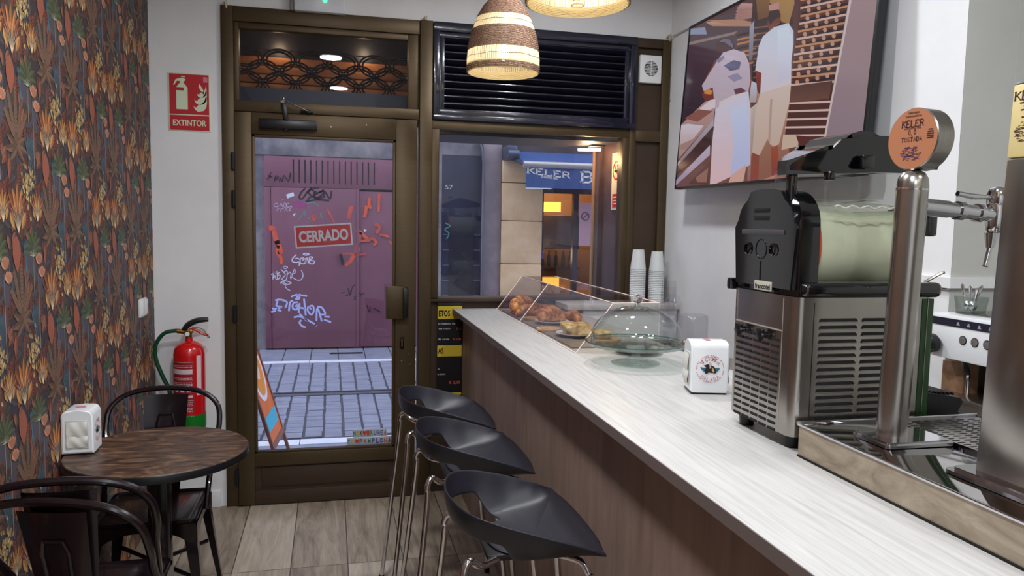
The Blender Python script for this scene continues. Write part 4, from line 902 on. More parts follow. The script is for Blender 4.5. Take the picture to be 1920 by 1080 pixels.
# ================================================================== PENDANT BASKET LAMPS
wk_d = grain('brown_wicker', [(.35,(92,66,52)),(.5,(126,96,78)),(.68,(158,128,104))], (1,1,1), 140, .8, detail=2)
wk_l = mat('pale_wicker', (228,214,176), .7)
def wicker_l():
    m = wk_l; nt = m.node_tree; p = nt.nodes['Principled BSDF']; o = [n for n in nt.nodes if n.type == 'OUTPUT_MATERIAL'][0]
    t = nd(m, 'ShaderNodeBsdfTranslucent'); t.inputs['Color'].default_value = C4((252,244,218)); mx = nd(m, 'ShaderNodeMixShader'); mx.inputs[0].default_value = .55
    lk(m, p.outputs[0], mx.inputs[1]); lk(m, t.outputs[0], mx.inputs[2]); lk(m, mx.outputs[0], o.inputs['Surface'])
wicker_l()
def pendant(loc, R, label, seed):
    t = thing('pendant_lamp', label, 'pendant lamp', loc, seed*.7, 'woven basket pendant lamps'); k = R/.17
    prof = [(.170,0),(.1715,.03),(.171,.07),(.166,.11),(.157,.16),(.143,.21),(.123,.26),(.096,.305),(.066,.340),(.04,.358),(.02,.366)]
    def rz(z):
        for (r0, z0), (r1, z1) in zip(prof, prof[1:]):
            if z0 <= z <= z1: return r0+(r1-r0)*(z-z0)/(z1-z0)
        return .02
    def band(z0, z1, nm, m, rows):
        q = MB(); n = 72
        for j in range(rows):
            z = z0+(z1-z0)*(j+.5)/rows; r = rz(z); q.tube([V((k*(r+.0012*(1 if (i+j) % 2 else -1))*math.cos(2*PI*i/n), k*(r+.0012*(1 if (i+j) % 2 else -1))*math.sin(2*PI*i/n), k*z)) for i in range(n)], k*(z1-z0)/rows*.47, 5, closed=True)
        return q.build(nm, m, t, world=False)
    band(-.005, .001, 'rim_band', wk_l, 2)
    q = MB(); n = 72
    for j in range(7):
        z = .002+j*.0055; r = rz(z)-.0065
        q.tube([V((k*(r+.0012*(1 if (i+j) % 2 else -1))*math.cos(2*PI*i/n), k*(r+.0012*(1 if (i+j) % 2 else -1))*math.sin(2*PI*i/n), k*z)) for i in range(n)], k*.0027, 5, closed=True)
    q.build('inner_rim_band', wk_l, t, world=False)
    band(.002, .030, 'dark_band', wk_d, 6); band(.097, .195, 'dark_band', wk_d, 20); band(.250, .360, 'dark_band', wk_d, 25)
    for z0, z1 in ((.030,.097), (.195,.250)):
        q = MB(); n = 110
        for i in range(n):
            a0 = 2*PI*(i+.06)/n; a1 = 2*PI*(i+.90)/n; zm = (z0+z1)/2
            for zz0, zz1 in ((z0, zm), (zm, z1)): q.face([V((k*rz(z)*math.cos(aa), k*rz(z)*math.sin(aa), k*z)) for aa, z in ((a0,zz0),(a1,zz0),(a1,zz1),(a0,zz1))])
        q.build('reed_band', wk_l, t, world=False)
        q = MB(); r = rz((z0+z1)/2)+.001; q.tube([V((k*r*math.cos(2*PI*i/60), k*r*math.sin(2*PI*i/60), k*((z0+z1)/2+.002*math.sin(i*.8)))) for i in range(60)], .0012*k, 5, closed=True); q.build('stitching', wk_d, t, world=False)
    q = MB()
    for i in range(54):
        aa = 2*PI*i/54; q.tube([V((k*(rz(z)-.004)*math.cos(aa), k*(rz(z)-.004)*math.sin(aa), k*z)) for z in (0,.05,.1,.16,.22,.27,.32,.355)], .0015*k, 4)
    q.build('reed_ribs', wk_l, t, world=False)
    q = MB(); q.cyl((0,0,.128), (0,0,k*.34), .021, seg=16); q.build('lamp_holder', white_p, t, world=False)
    q = MB(); q.cyl((0,0,k*.34), (0,0,3.0-loc[2]), .003, seg=8); q.build('cord', white_p, t, world=False)
    q = MB(); q.lathe([(.001,.060),(.02,.065),(.031,.082),(.032,.098),(.026,.118),(.018,.130)], (0,0,0), seg=24); q.build('bulb', mat('bulb_glow', (255,240,220), .4, emit=(255,240,216), es=16), t, world=False)
    L = bpy.data.lights.new('bulb_light', 'POINT'); L.energy = 7; L.color = (1,.88,.68); L.shadow_soft_size = .036
    lo = bpy.data.objects.new('bulb_light', L); COL.objects.link(lo); lo.parent = t; lo.location = (0,0,k*.09)
    return t
c1_ = CAM+ray(943,138)*3.60; c2_ = CAM+ray(1083,9)*2.52
pendant(tuple(c1_), .170, 'woven basket pendant lamp with brown bands hanging before the navy louvre', 1)
pendant(tuple(c2_), .172, 'pale basket pendant lamp cut off by the top of the photo', 2)

# ================================================================== CEILING LIGHTS
def downlight(x, y, lab, e=38, col=(.93,.96,1)):
    t = thing('ceiling_light', lab, 'ceiling light', (x,y,3.0), 0, 'round ceiling downlights')
    q = MB(); q.lathe([(.088,-.001),(.105,-.003),(.110,-.010),(.105,0)], (x,y,3.0), seg=32); q.build('trim_ring', white_p, t)
    q = MB(); q.lathe([(.001,-.004),(.088,-.004)], (x,y,3.0), seg=32); q.build('diffuser', mat('led_glow', (255,255,255), .4, emit=(236,244,255), es=14), t)
    L = bpy.data.lights.new('led_light', 'AREA'); L.shape = 'DISK'; L.size = .18; L.energy = e; L.color = col
    lo = bpy.data.objects.new('led_light', L); COL.objects.link(lo); lo.location = (x,y,2.985)
for i, (x, y, e) in enumerate(((0.0,-2.49,36), (.08,-4.05,28), (.19,-5.65,24), (1.10,-1.25,26), (1.35,-2.65,9), (1.7,-4.3,9), (1.2,-5.6,14))):
    downlight(x, y, ['round ceiling downlight reflected highest in the transom glass','round ceiling downlight over the camera','round ceiling downlight at the back of the room','round ceiling downlight near the television','round ceiling downlight above the slush machine','round ceiling downlight above the beer taps','round ceiling downlight behind the bar'][i], e)
W = bpy.data.worlds.new('overcast_sky'); SC.world = W; W.use_nodes = True
bg = W.node_tree.nodes['Background']; bg.inputs['Color'].default_value = (.72,.80,1,1); bg.inputs['Strength'].default_value = 3.5

# ================================================================== PEDESTAL TABLE
tb = thing('round_table', 'round dark wood cafe table on a black pedestal', 'table', (-.607,-1.457,0))
wood_t = grain('rustic_dark_wood', [(.32,(30,20,15)),(.45,(62,42,31)),(.56,(92,66,49)),(.72,(136,106,82))], (2.2,6,1), 2.6, .36, dist=2.0, detail=10, bs=.15)
q = MB(); q.lathe([(.001,.760),(.303,.760),(.305,.757)], (-.607,-1.457,0), seg=64); q.build('tabletop', wood_t, tb)
q = MB(); q.lathe([(.305,.757),(.307,.754),(.307,.731),(.303,.728),(.001,.728)], (-.607,-1.457,0), seg=64); q.build('table_edge', blackp, tb)
q = MB(); q.box(-.642, -.572, -1.495, -1.425, .03, .728, .008); q.build('pedestal', chair_m, tb)
q = MB(); q.box(-.80, -.41, -1.485, -1.43, 0, .03, .006); q.box(-.635, -.58, -1.65, -1.26, 0, .03, .006); q.build('cross_base', chair_m, tb)
q = MB(); q.box(-.76, -.45, -1.475, -1.44, .708, .728); q.box(-.625, -.59, -1.61, -1.30, .708, .728); q.build('top_bracket', chair_m, tb)

# ================================================================== METAL CHAIRS
def tolix(loc, rz, label):
    t = thing('metal_chair', label, 'chair', loc, rz, 'dark metal cafe chairs')
    w, d, h = .185, .18, .445
    q = MB(); q.box(-w, w, -d, d, h-.022, h, .028, 4); q.build('seat', chair_m, t, world=False)
    q = MB(); q.box(-w+.03, w-.03, -d+.03, d-.03, h-.004, h+.001, .004); q.build('seat_recess', chair_m, t, world=False)
    q = MB()
    for s in (1, -1):   # curved skirts under the seat
        for ax in (0, 1):
            pts = []
            for i in range(13):
                x = -1+2*i/12; z = h-.035-.075*abs(x)**3
                pts.append((x, z))
            for i in range(12):
                (x0, z0), (x1, z1) = pts[i], pts[i+1]
                f = (lambda x, z: V((x*w, s*(d+.004), z))) if ax == 0 else (lambda x, z: V((s*(w+.004), x*d, z)))
                q.face([f(x0,z0), f(x1,z1), f(x1,h-.008), f(x0,h-.008)])
    q.build('seat_skirt', chair_m, t, world=False)
    for sx in (-1, 1):
        for sy in (-1, 1):
            q = MB(); n = 7; A = []; 
            for i in range(n):
                z = (h-.015)*(1-i/(n-1)); k = i/(n-1); wd = .048*(1-.62*k); cx = sx*(w-.004+.045*k); cy = sy*(d-.004+.05*k)
                A.append([V((cx, cy, z)), V((cx-sx*wd, cy, z)), V((cx-sx*wd, cy-sy*.004, z)), V((cx-sx*.004, cy-sy*.004, z)), V((cx-sx*.004, cy-sy*wd, z)), V((cx, cy-sy*wd, z))])
            R_ = [[q.bm.verts.new(p) for p in a] for a in A]
            for a_, b_ in zip(R_, R_[1:]): q.skin(a_, b_)
            q.cap(R_[0]); q.cap(R_[-1], True); q.build('leg', chair_m, t, world=False)
    q = MB(); q.tube([(-.17,-.17,.22),(.17,.17,.22)], .009, 8); q.tube([(.17,-.17,.22),(-.17,.17,.22)], .009, 8); q.build('cross_brace', chair_m, t, world=False)
    q = MB(); P = smoothpath([(-.190,-.02,h-.03),(-.196,-.07,.52),(-.207,-.15,.64),(-.221,-.20,.72),(-.208,-.235,.80),(-.135,-.258,.852),(0,-.268,.868),(.135,-.258,.852),(.208,-.235,.80),(.221,-.20,.72),(.207,-.15,.64),(.196,-.07,.52),(.190,-.02,h-.03)], 6)
    q.tube(P, .0115, 10); q.build('back_hoop', chair_m, t, world=False)
    q = MB(); n = 8
    def sp(u, v): return V((u*(.062+.028*v), -.166-.095*v-.012*(1-u*u), h-.02+(.415)*v))
    G = [[q.bm.verts.new(sp(-1+2*i/8, j/n)) for i in range(9)] for j in range(n+1)]
    G2 = [[q.bm.verts.new(sp(-1+2*i/8, j/n)+V((0,.003,0))) for i in range(9)] for j in range(n+1)]
    for j in range(n):
        for i in range(8):
            q.bm.faces.new((G[j][i], G[j][i+1], G[j+1][i+1], G[j+1][i])); q.bm.faces.new((G2[j][i], G2[j+1][i], G2[j+1][i+1], G2[j][i+1]))
    q.build('back_panel', chair_m, t, world=False)
    q = MB(); q.tube([sp(u, v)+V((0,.004,0)) for u, v in ((-.42,.25),(-.42,.72),(-.30,.80),(.30,.80),(.42,.72),(.42,.25))], .006, 6)
    q.tube([sp(u, v)+V((0,-.002,0)) for u, v in ((-.42,.25),(-.42,.72),(-.30,.80),(.30,.80),(.42,.72),(.42,.25))], .006, 6); q.build('pressed_rib', chair_m, t, world=False)
    return t
ch0 = tolix((-.688,-1.175,0), PI, 'dark metal chair on the far side of the round table facing the room')
n1 = dup(ch0, (-.693,-1.955,.040), 0, 'upper dark metal chair of the stacked pair at lower left, nearer the table')
n2 = dup(ch0, (-.642,-2.00,.0), R2(-13), 'lower dark metal chair of the stacked pair, closest to the camera')

# ================================================================== BAR STOOLS
def stool(loc, rz, label):
    t = thing('bar_stool', label, 'stool', loc, rz, 'black bar stools along the counter')
    q = MB(); NA, rows = 36, 9
    # rim plan: front corners (.17,+-.235), sides sweep round the back
    rimp = smoothpath([(.165,.232,.800),(.10,.236,.826),(.0,.232,.858),(-.10,.205,.885),(-.165,.14,.898),(-.192,.0,.902),(-.165,-.14,.898),(-.10,-.205,.885),(.0,-.232,.858),(.10,-.236,.826),(.165,-.232,.800)], 4)
    botp = smoothpath([(.172,.215,.795),(.11,.175,.778),(.02,.165,.768),(-.06,.15,.762),(-.115,.10,.762),(-.135,.0,.764),(-.115,-.10,.762),(-.06,-.15,.762),(.02,-.165,.768),(.11,-.175,.778),(.172,-.215,.795)], 4)
    n = len(rimp); G = []
    for i in range(n):
        s_ = rimp[i]; b_ = botp[i]; c_ = V((.19-.001*0, s_.y*.0, .792)); row = []
        yy = s_.y; fx = .185-.02*(abs(yy)/.235)**2
        for j in range(rows):
            tt = j/(rows-1)
            if tt <= .5: k = tt/.5; p = s_.lerp(b_, k); p += (V((-.018,0,0)) if abs(i-n/2) < n*.3 else V((0,.012*(1 if yy > 0 else -1),0)))*math.sin(PI*k)
            else:
                k = (tt-.5)/.5; e = V((b_.x*(1-k)+.05*k, b_.y*(1-k), b_.z*(1-k)+.766*k)); p = e
            row.append(q.bm.verts.new(p))
        G.append(row)
    for i in range(n-1):
        for j in range(rows-1):
            a_ = abs((i+.5)-(n-1)/2)/((n-1)/2)
            if a_ < .46 and j in (2, 3, 4): continue
            q.bm.faces.new((G[i][j], G[i+1][j], G[i+1][j+1], G[i][j+1]))
    # front sheet between the two front corners
    fr_ = [G[0][j] for j in range(rows)]; fb = [G[n-1][j] for j in range(rows)]
    mids = []
    for j in range(5):
        mids.append([q.bm.verts.new(V((.178+.012*(1-abs(-1+2*k/8)**2), .232-(.464)*k/8, .798-.004*j*(1-abs(-1+2*k/8))))) for k in range(1, 8)] if j == 0 else None)
    top = [G[0][0]]+mids[0]+[G[n-1][0]]; cen = G[n//2][rows-1]
    for k in range(8): q.bm.faces.new((top[k], top[k+1], cen))
    bmesh.ops.remove_doubles(q.bm, verts=q.bm.verts[:], dist=.0008)
    # close between side wall bottoms and front sheet
    o = q.build('seat_shell', blackm, t, world=False, smooth=50)
    md = o.modifiers.new('thick', 'SOLIDIFY'); md.thickness = .007; md.offset = 0
    md = o.modifiers.new('sub', 'SUBSURF'); md.levels = 1; md.render_levels = 2
    q = MB(); q.box(-.10, .10, -.10, .10, .742, .760, .006); q.build('mounting_plate', blackp, t, world=False)
    for sx, sy in ((-1,1), (-1,-1), (1,1), (1,-1)):
        P = smoothpath([(sx*.06, sy*.08, .748), (sx*.13, sy*.135, .745), (sx*.152, sy*.155, .715), (sx*.165, sy*.165, .64), (sx*.235, sy*.225, .005)], 6) if sx > 0 else smoothpath([(-.06, sy*.08, .748), (-.12, sy*.13, .750), (-.155, sy*.155, .775), (-.172, sy*.165, .745), (-.175, sy*.168, .66), (-.245, sy*.225, .005)], 6)
        q = MB(); q.tube(P, .0095, 12); lg = q.build('leg', chrome, t, world=False)
        q = MB(); q.cyl((sx*.235 if sx > 0 else -.245, sy*.225, 0), (sx*.233 if sx > 0 else -.243, sy*.224, .03), .0125, seg=14); q.build('foot_cap', blackp, lg, world=False)
    return t
st0 = stool((.482,-2.45,0), 0, 'black bar stool with chrome legs nearest the camera')
dup(st0, (.470,-1.83,0), 0, 'black bar stool with chrome legs, middle one of the row')
dup(st0, (.458,-1.29,0), 0, 'black bar stool with chrome legs nearest the glazed door')
# ================================================================== ON THE COUNTER
CT = 1.0965
def napkin_box(loc, rz, label, front_logo):
    'local: width along x .100, depth along y .115, napkin openings on both y faces, emblem on both x faces'
    t = thing('napkin_dispenser', label, 'napkin dispenser', loc, rz, 'white napkin dispensers')
    q = MB(); w, d, h = .051, .057, .158
    prof = [(-w,.006),(w,.006),(w,h-.02),(w-.006,h-.007),(w-.016,h-.001),(0,h+.001),(-w+.016,h-.001),(-w+.006,h-.007),(-w,h-.02)]
    tb_ = bmesh.new(); A = [tb_.verts.new((x,-d,z)) for x, z in prof]; B2 = [tb_.verts.new((x,d,z)) for x, z in prof]
    tb_.faces.new(A); tb_.faces.new(B2[::-1]); n = len(A)
    for i in range(n): tb_.faces.new((A[i], B2[i], B2[(i+1) % n], A[(i+1) % n]))
    bmesh.ops.bevel(tb_, geom=[e for e in tb_.edges if abs(e.verts[0].co.y-e.verts[1].co.y) < .001], offset=.005, segments=3, affect='EDGES'); q.merge(tb_)
    q.build('case', white_r, t, world=False)
    q = MB(); q.box(-w+.004, w-.004, -d+.004, d-.004, 0, .006, .001); q.build('base_plate', blackp, t, world=False)
    for s in (-1, 1):
        q = MB(); q.box(-.036, .036, s*(d+.001)-.001, s*(d+.001)+.001, .024, .124, .001); fr_ = q.build('opening_rim', mat('opening_grey', (188,190,188), .5), t, world=False)
        for z0, z1 in ((.066,.120), (.028,.068)):
            q = MB(); n = 10
            for i in range(n):
                a, b_ = -.033+.066*i/n, -.033+.066*(i+1)/n
                g = lambda x, zz: V((x, s*(d+.003+.0035*math.sin(zz*3.1)+.0015*math.sin(x*160+zz*5)), z0+(z1-z0)*zz))
                for j in range(6): q.face([g(a,j/6), g(b_,j/6), g(b_,(j+1)/6), g(a,(j+1)/6)])
            bmesh.ops.remove_doubles(q.bm, verts=q.bm.verts[:], dist=1e-5); q.build('napkin', mat('napkin_white', (214,214,206), .9), t, world=False)
    # circular emblem
    for s in (-1, 1):
        X = s*(w+.0005); u = V((0, s*1.0, 0)); c = V((X,0,.078)); up = UZ
        q = MB(); serif(q, 'VICTORIA', c, u, up, .0115, .05, arc=(.031, R2(152), R2(28)), off=.0004); serif(q, 'MÁLAGA', c, u, up, .0105, .05, arc=(-.0325, R2(216), R2(324)), off=.0004); q.build('emblem_name', mat('emblem_red', (170,30,60), .5), t, world=False)
        q = MB(); 
        for k in range(46):
            a = 2*PI*k/46; p = c+(u*math.cos(a)+up*math.sin(a))*.0405; tt = (-u*math.sin(a)+up*math.cos(a))
            if k % 6: q.strip([p-tt*.0017, p+tt*.0017], .0022, u.cross(up), off=.0004)
        q.build('emblem_ring_text', mat('emblem_pink', (196,100,120), .5), t, world=False)
        F = lambda L: [c+u*(a_*.001)+up*(b_*.001)+u.cross(up)*.0006 for a_, b_ in L]
        q = MB(); q.face(F([(-30,6),(-14,3),(-14,-8),(-20,-7),(-26,-1)])); q.face(F([(30,3),(14,4),(16,-9),(24,-5)])); q.build('emblem_wings', mat('emblem_teal', (44,110,130), .5), t, world=False)
        q = MB(); q.face(F([(-20,10),(-8,15),(-2,12),(2,12),(12,7),(20,-8),(16,-13),(-4,-10),(-8,-14),(-15,-14),(-17,-4),(-12,5)])); q.build('emblem_jacket', mat('emblem_dark', (44,26,34), .5), t, world=False)
        q = MB(); q.face([p+u.cross(up)*.0002 for p in F([(-4,20),(2,20),(4,15),(2,10),(3,2),(-2,2),(-2,10),(-5,14)])]); q.build('emblem_shirt', mat('emblem_skin', (206,190,176), .5), t, world=False)
        q = MB(); q.face([p+u.cross(up)*.0003 for p in F([(6,6),(12,-2),(13,-9),(9,-10),(5,-4)])]); q.build('emblem_hat', mat('emblem_straw', (196,176,110), .5), t, world=False)
    q = MB(); q.box(-.016, .016, -.008, .008, h+.0008, h+.0016); q.build('top_stamp', mat('emblem_pink'), t, world=False)
    return t
napkin_box((1.113,-2.27,CT), R2(76), 'white napkin dispenser on the bar counter beside the slush machine', True)
napkin_box((-.866,-1.43,.760), R2(2), 'white napkin dispenser on the round table against the wallpaper', False)

# cake stand
cs_ = thing('cake_stand', 'glass cake stand with scalloped plate on the bar counter', 'cake stand', (1.074,-1.815,CT))
gs = thing('glass_dome', 'clear glass dome cover with round knob on the cake stand', 'dome cover', (1.074,-1.815,CT+.085))
c = (1.074,-1.815,CT)
q = MB(); q.lathe([(.001,.002),(.066,.004),(.086,.002),(.088,.006),(.060,.012),(.030,.020),(.016,.028)], c, seg=48, wob=None); q.build('foot', rim_green, cs_)
q = MB(); q.lathe([(.016,.028),(.012,.045),(.012,.055),(.020,.062)], c, seg=24); q.build('stem', rim_green, cs_)
q = MB(); sc_ = lambda a: 1+.010*math.cos(24*a)
q.lathe([(.02,.060),(.12,.064),(.168,.068),(.181,.078),(.184,.082),(.181,.084),(.163,.074),(.12,.070),(.001,.068)], c, seg=144, wob=sc_); q.build('plate', rim_green, cs_)
q = MB(); q.tube([V((1.074+.1825*sc_(2*PI*i/144)*math.cos(2*PI*i/144), -1.815+.1825*sc_(2*PI*i/144)*math.sin(2*PI*i/144), CT+.082)) for i in range(144)], .0022, 6, closed=True); q.build('scalloped_rim', glassmat('rim_glass', (176,216,204), .25), cs_)
q = MB(); pr = [(.163,.074),(.164,.095)]+[(.163*math.cos(a), .100+.112*math.sin(a)) for a in [R2(x) for x in range(5, 86, 8)]]+[(.012,.213)]
q.lathe(pr, c, seg=64); q.lathe([(r-.0022, z-.001) for r, z in pr], c, seg=64); q.build('dome_shell', dome_g, gs)
q = MB(); q.lathe([(.1645,.073),(.1655,.076),(.1645,.079),(.162,.079),(.162,.073)], c, seg=64); q.build('dome_rim', rim_green, gs)
q = MB(); q.lathe([(.012,.213),(.008,.220),(.014,.228),(.017,.239),(.014,.250),(.001,.255)], c, seg=32); q.build('knob', mat('solid_glass', (255,255,255), .02, trans=1), gs)

# pastry showcase
sh = thing('pastry_case', 'clear acrylic pastry case on the bar counter by the window', 'display case', (1.1,-.82,CT))
Yn_, Yf_, Ym = -1.57, -.10, -.647; xb, xt, zt_ = .926, 1.075, 1.292
q = MB(); q.prism([(xb,CT+.001),(xt,zt_),(xt+.003,zt_-.003),(xb+.004,CT+.001)], lambda a_, b_: (a_,Yn_,b_), lambda a_, b_: (a_,Yf_,b_)); q.build('front_sheet', acryl, sh)
q = MB(); q.box(xt, 1.27, Yn_, Yf_, zt_-.003, zt_); q.build('top_sheet', acryl, sh)
for y in (Yn_, Ym, Yf_):
    q = MB(); q.prism([(xb+.003,CT+.001),(xt,zt_-.003),(1.27,zt_-.003),(1.27,CT+.001)], lambda a_, b_: (a_,y,b_), lambda a_, b_: (a_,y+.003,b_)); q.build('side_sheet', acryl, sh)
    q = MB(); q.tube([(xb+.002,y,CT+.003),(xt,y,zt_)], .0022, 5); q.build('bright_edge', acryle, sh)
q = MB(); q.tube([(xt,Yn_,zt_),(xt,Yf_,zt_)], .0022, 5); q.tube([(xt,Yn_,zt_),(1.27,Yn_,zt_)], .0018, 5); q.tube([(1.27,Yn_,zt_),(1.27,Yf_,zt_)], .0018, 5); q.tube([(xb,Yn_,CT+.002),(xb,Yf_,CT+.002)], .0025, 5); q.build('bright_edge', acryle, sh)
q = MB(); q.box(.945, 1.20, -1.46, -.16, CT+.0002, CT+.006, .001); tag(q.build('slate_tray', grain('grey_brown_tray', [(.3,(112,102,94)),(.7,(140,130,120))], (1,1,1), 6, .5)), 'long grey-brown serving tray inside the pastry case', 'tray')
TZ = CT+.0065
def board(x, y, r, label, th=.012):
    q = MB(); q.lathe([(.001,0),(r*.96,0),(r,.003),(r,th-.002),(r*.97,th),(r*.9,th-.001),(.001,th-.001)], (x,y,TZ), seg=32)
    o = q.build('wooden_board', grain('bamboo', [(.3,(176,134,92)),(.7,(206,166,122))], (1,8,1), 6, .5)); return tag(o, label, 'serving board', 'round wooden boards')
def plate(x, y, r, label):
    q = MB(); q.lathe([(.001,.004),(r*.62,.004),(r*.70,.007),(r,.015),(r+.001,.0165),(r*.98,.017),(r*.72,.010),(r*.6,.0065),(.001,.0065)], (x,y,TZ), seg=48)
    return tag(q.build('plate', white_r), label, 'plate', 'white plates in the case')
crust = grain('baked_crust', [(.3,(92,50,26)),(.45,(150,88,46)),(.58,(192,130,76)),(.72,(222,176,118))], (1,1,1), 30, .45, detail=4, bs=.4)
pale_crust = grain('pale_puff_pastry', [(.32,(126,84,34)),(.45,(186,148,76)),(.58,(216,190,124)),(.72,(232,214,164))], (1,1,1), 26, .4, detail=4, bs=.4)
def croissant(x, y, z, rz, s, label):
    q = MB(); n = 40; P = []; Rr = []
    for i in range(n+1):
        t = i/n; a = R2(-75+150*t); P.append(V((.055*math.sin(a)*1.0, .040*math.cos(a)-.03, .020))*s)
        env = math.sin(PI*t)**.62; rdg = 1-.13*abs(math.sin(PI*7*t))**.5*1.0+.12
        Rr.append(max(.004, .0315*env*rdg)*s)
        P[-1].z = Rr[-1]*.92
    q.tube(P, Rr, 18); mx = Matrix.Rotation(rz, 4, 'Z'); bmesh.ops.transform(q.bm, matrix=mx, verts=q.bm.verts[:])
    for v in q.bm.verts: v.co += V((x,y,z))
    o = q.build('croissant', crust, smooth=60); return tag(o, label, 'croissant', 'croissants in the case')
def puff(x, y, z, L, Wd, H, rz, seed, label, m=pale_crust):
    rr = random.Random(seed); q = MB(); t = bmesh.new(); bmesh.ops.create_icosphere(t, subdivisions=4, radius=1)
    lum = [(V((rr.uniform(-1,1), rr.uniform(-1,1), rr.uniform(.2,1))).normalized(), rr.uniform(.08,.2), rr.uniform(.18,.4)) for _ in range(22)]
    for v in t.verts:
        p = v.co.copy(); k = 1/max(abs(p.x), abs(p.y), abs(p.z)); sq = p*(1*.45+k*.55); b_ = sum(h*math.exp(-((p-l).length/w)**2) for l, h, w in lum)
        crease = .05*math.sin(p.x*14+p.y*5); sq *= 1+b_+crease*.5
        v.co = V((sq.x*L/2*.85, sq.y*Wd/2*.85, max(-.9, sq.z)*H/2*.8+H*.36))
    q.merge(t, Matrix.Translation((x,y,z)) @ Matrix.Rotation(rz, 4, 'Z')); o = q.build('pastry', m, smooth=60); return tag(o, label, 'pastry', 'puff pastries in the case')
p = on(1035,603,'Z',TZ+.01); plate(p.x, p.y, .085, 'white plate carrying the large croissant in the pastry case'); croissant(p.x-.005, p.y+.005, TZ+.010, R2(15), 1.28, 'large golden croissant on the white plate in the case')
board(p.x-.06+.005, p.y+.16, .05, 'small wooden board behind the white croissant plate')
p2 = on(1000,590,'Z',TZ+.01); croissant(1.065, p2.y+.15, TZ+.001, R2(35), 1.2, 'brown croissant lying behind the large croissant')
croissant(1.175, p.y+.02, TZ+.001, R2(-60), 1.0, 'croissant nearest the back of the pastry case')
p3 = on(945,585,'Z',TZ+.01); board(1.03, -.33, .07, 'wooden board furthest along the case by the window'); croissant(1.02, -.35, TZ+.0115, R2(20), 1.4, 'croissant on the furthest wooden board by the window')
croissant(1.01, -.50, TZ+.001, R2(-20), 1.1, 'croissant next to the acrylic divider of the case')
puff(1.15, -.24, TZ, .12, .11, .05, .4, 9, 'rust brown bun at the far end of the pastry case', crust)
p = on(1028,617,'Z',TZ+.006); board(p.x, p.y, .055, 'empty round wooden board in front of the white plates')
p = on(1082,626,'Z',TZ+.01); plate(p.x, p.y, .095, 'white plate carrying the large puff pastry'); puff(p.x, p.y, TZ+.009, .150, .105, .062, R2(10), 4, 'large pale puff pastry with browned top on a white plate')
p = on(1118,648,'Z',TZ+.006); board(1.125, -1.33, .075, 'wooden board at the near end of the pastry case', .014); puff(1.115, -1.325, TZ+.013, .095, .085, .042, R2(-15), 5, 'small pale pastry on the near wooden board')
# scalloped glass dishes behind the stand foot
q = MB(); q.lathe([(.001,0),(.05,.0),(.085,.018),(.090,.030),(.087,.030),(.05,.005)], (1.17,-1.60,CT), seg=96, wob=lambda a: 1+.05*abs(math.sin(6*a))); tag(q.build('scalloped_dish', mat('grey_glass', (150,158,152), .12, trans=.5)), 'grey scalloped glass dish behind the cake stand foot', 'dish')
# cups on the window shelf
def cupstack(x, y, n, label):
    t = thing('paper_cup_stack', label, 'cup stack', (x,y,1.14), 0, 'stacks of white cups')
    for k in range(n):
        z = 1.14+k*.0105; q = MB(); q.lathe([(.046,z),(.0475,z+.002),(.0455,z+.004),(.033,z+.115),(.001,z+.115)] if k == n-1 else [(.046,z),(.0475,z+.002),(.0455,z+.004),(.0425,z+.03)], (x,y,0), seg=28); q.build('cup', mat('cup_white', (196,198,198), .4), t)
    return t
cupstack(1.762, -.17, 20, 'tall stack of white cups on the window shelf, left one')
cupstack(1.885, -.16, 19, 'stack of white cups in the corner against the right wall')
clear_p = glassmat('clear_plastic', (249,249,250), .06, .12)
q = MB(); 
for k in range(9): q.lathe([(.045,0),(.046,.003),(.036,.09),(.034,.09)], (1.80,-.52,.93+k*.035), seg=24)
tag(q.build('clear_cup_stack', clear_p), 'stack of clear plastic cups on the low back counter', 'cup stack')
q = MB(); q.lathe([(.001,0),(.075,0),(.085,.02),(.085,.20),(.078,.215),(.076,.215),(.082,.20),(.082,.02),(.001,.004)], (1.80,-.80,.93), seg=32); jg = q.build('glass_jar', clear_p); tag(jg, 'clear glass jar on the low back counter', 'jar')
q = MB(); q.lathe([(.001,0),(.05,0),(.055,.10),(.05,.24),(.03,.30),(.028,.30)], (1.76,-.66,.93), seg=32, wob=lambda a: 1+.06*math.sin(5*a)); tag(q.build('clear_bag', clear_p), 'crumpled clear plastic bag of cups against the right wall', 'bag')

# ================================================================== SLUSH MACHINE
SX0, SX1, SY0, SY1 = 1.000, 1.357, -2.885, -2.610     # SY0 faces the camera
sm = thing('slush_machine', 'black and steel slush machine with pale drink drum on the counter', 'slush machine', (1.185,-2.748,CT))
q = MB(); t_ = bmesh.new(); z0, z1 = 1.130, 1.446
def rrect(x0, x1, y0, y1, r, n=6):
    P = []
    for cx, cy, a0 in ((x1-r,y1-r,0), (x0+r,y1-r,90), (x0+r,y0+r,180), (x1-r,y0+r,270)):
        for i in range(n+1): a = R2(a0+90*i/n); P.append((cx+r*math.cos(a), cy+r*math.sin(a)))
    return P
q.prism(rrect(SX0, SX1, SY0, SY1, .022), lambda a_, b_: (a_,b_,z0), lambda a_, b_: (a_,b_,z1)); q.build('steel_body', steelv, sm)
dark = mat('vent_black', (14,13,13), .7)
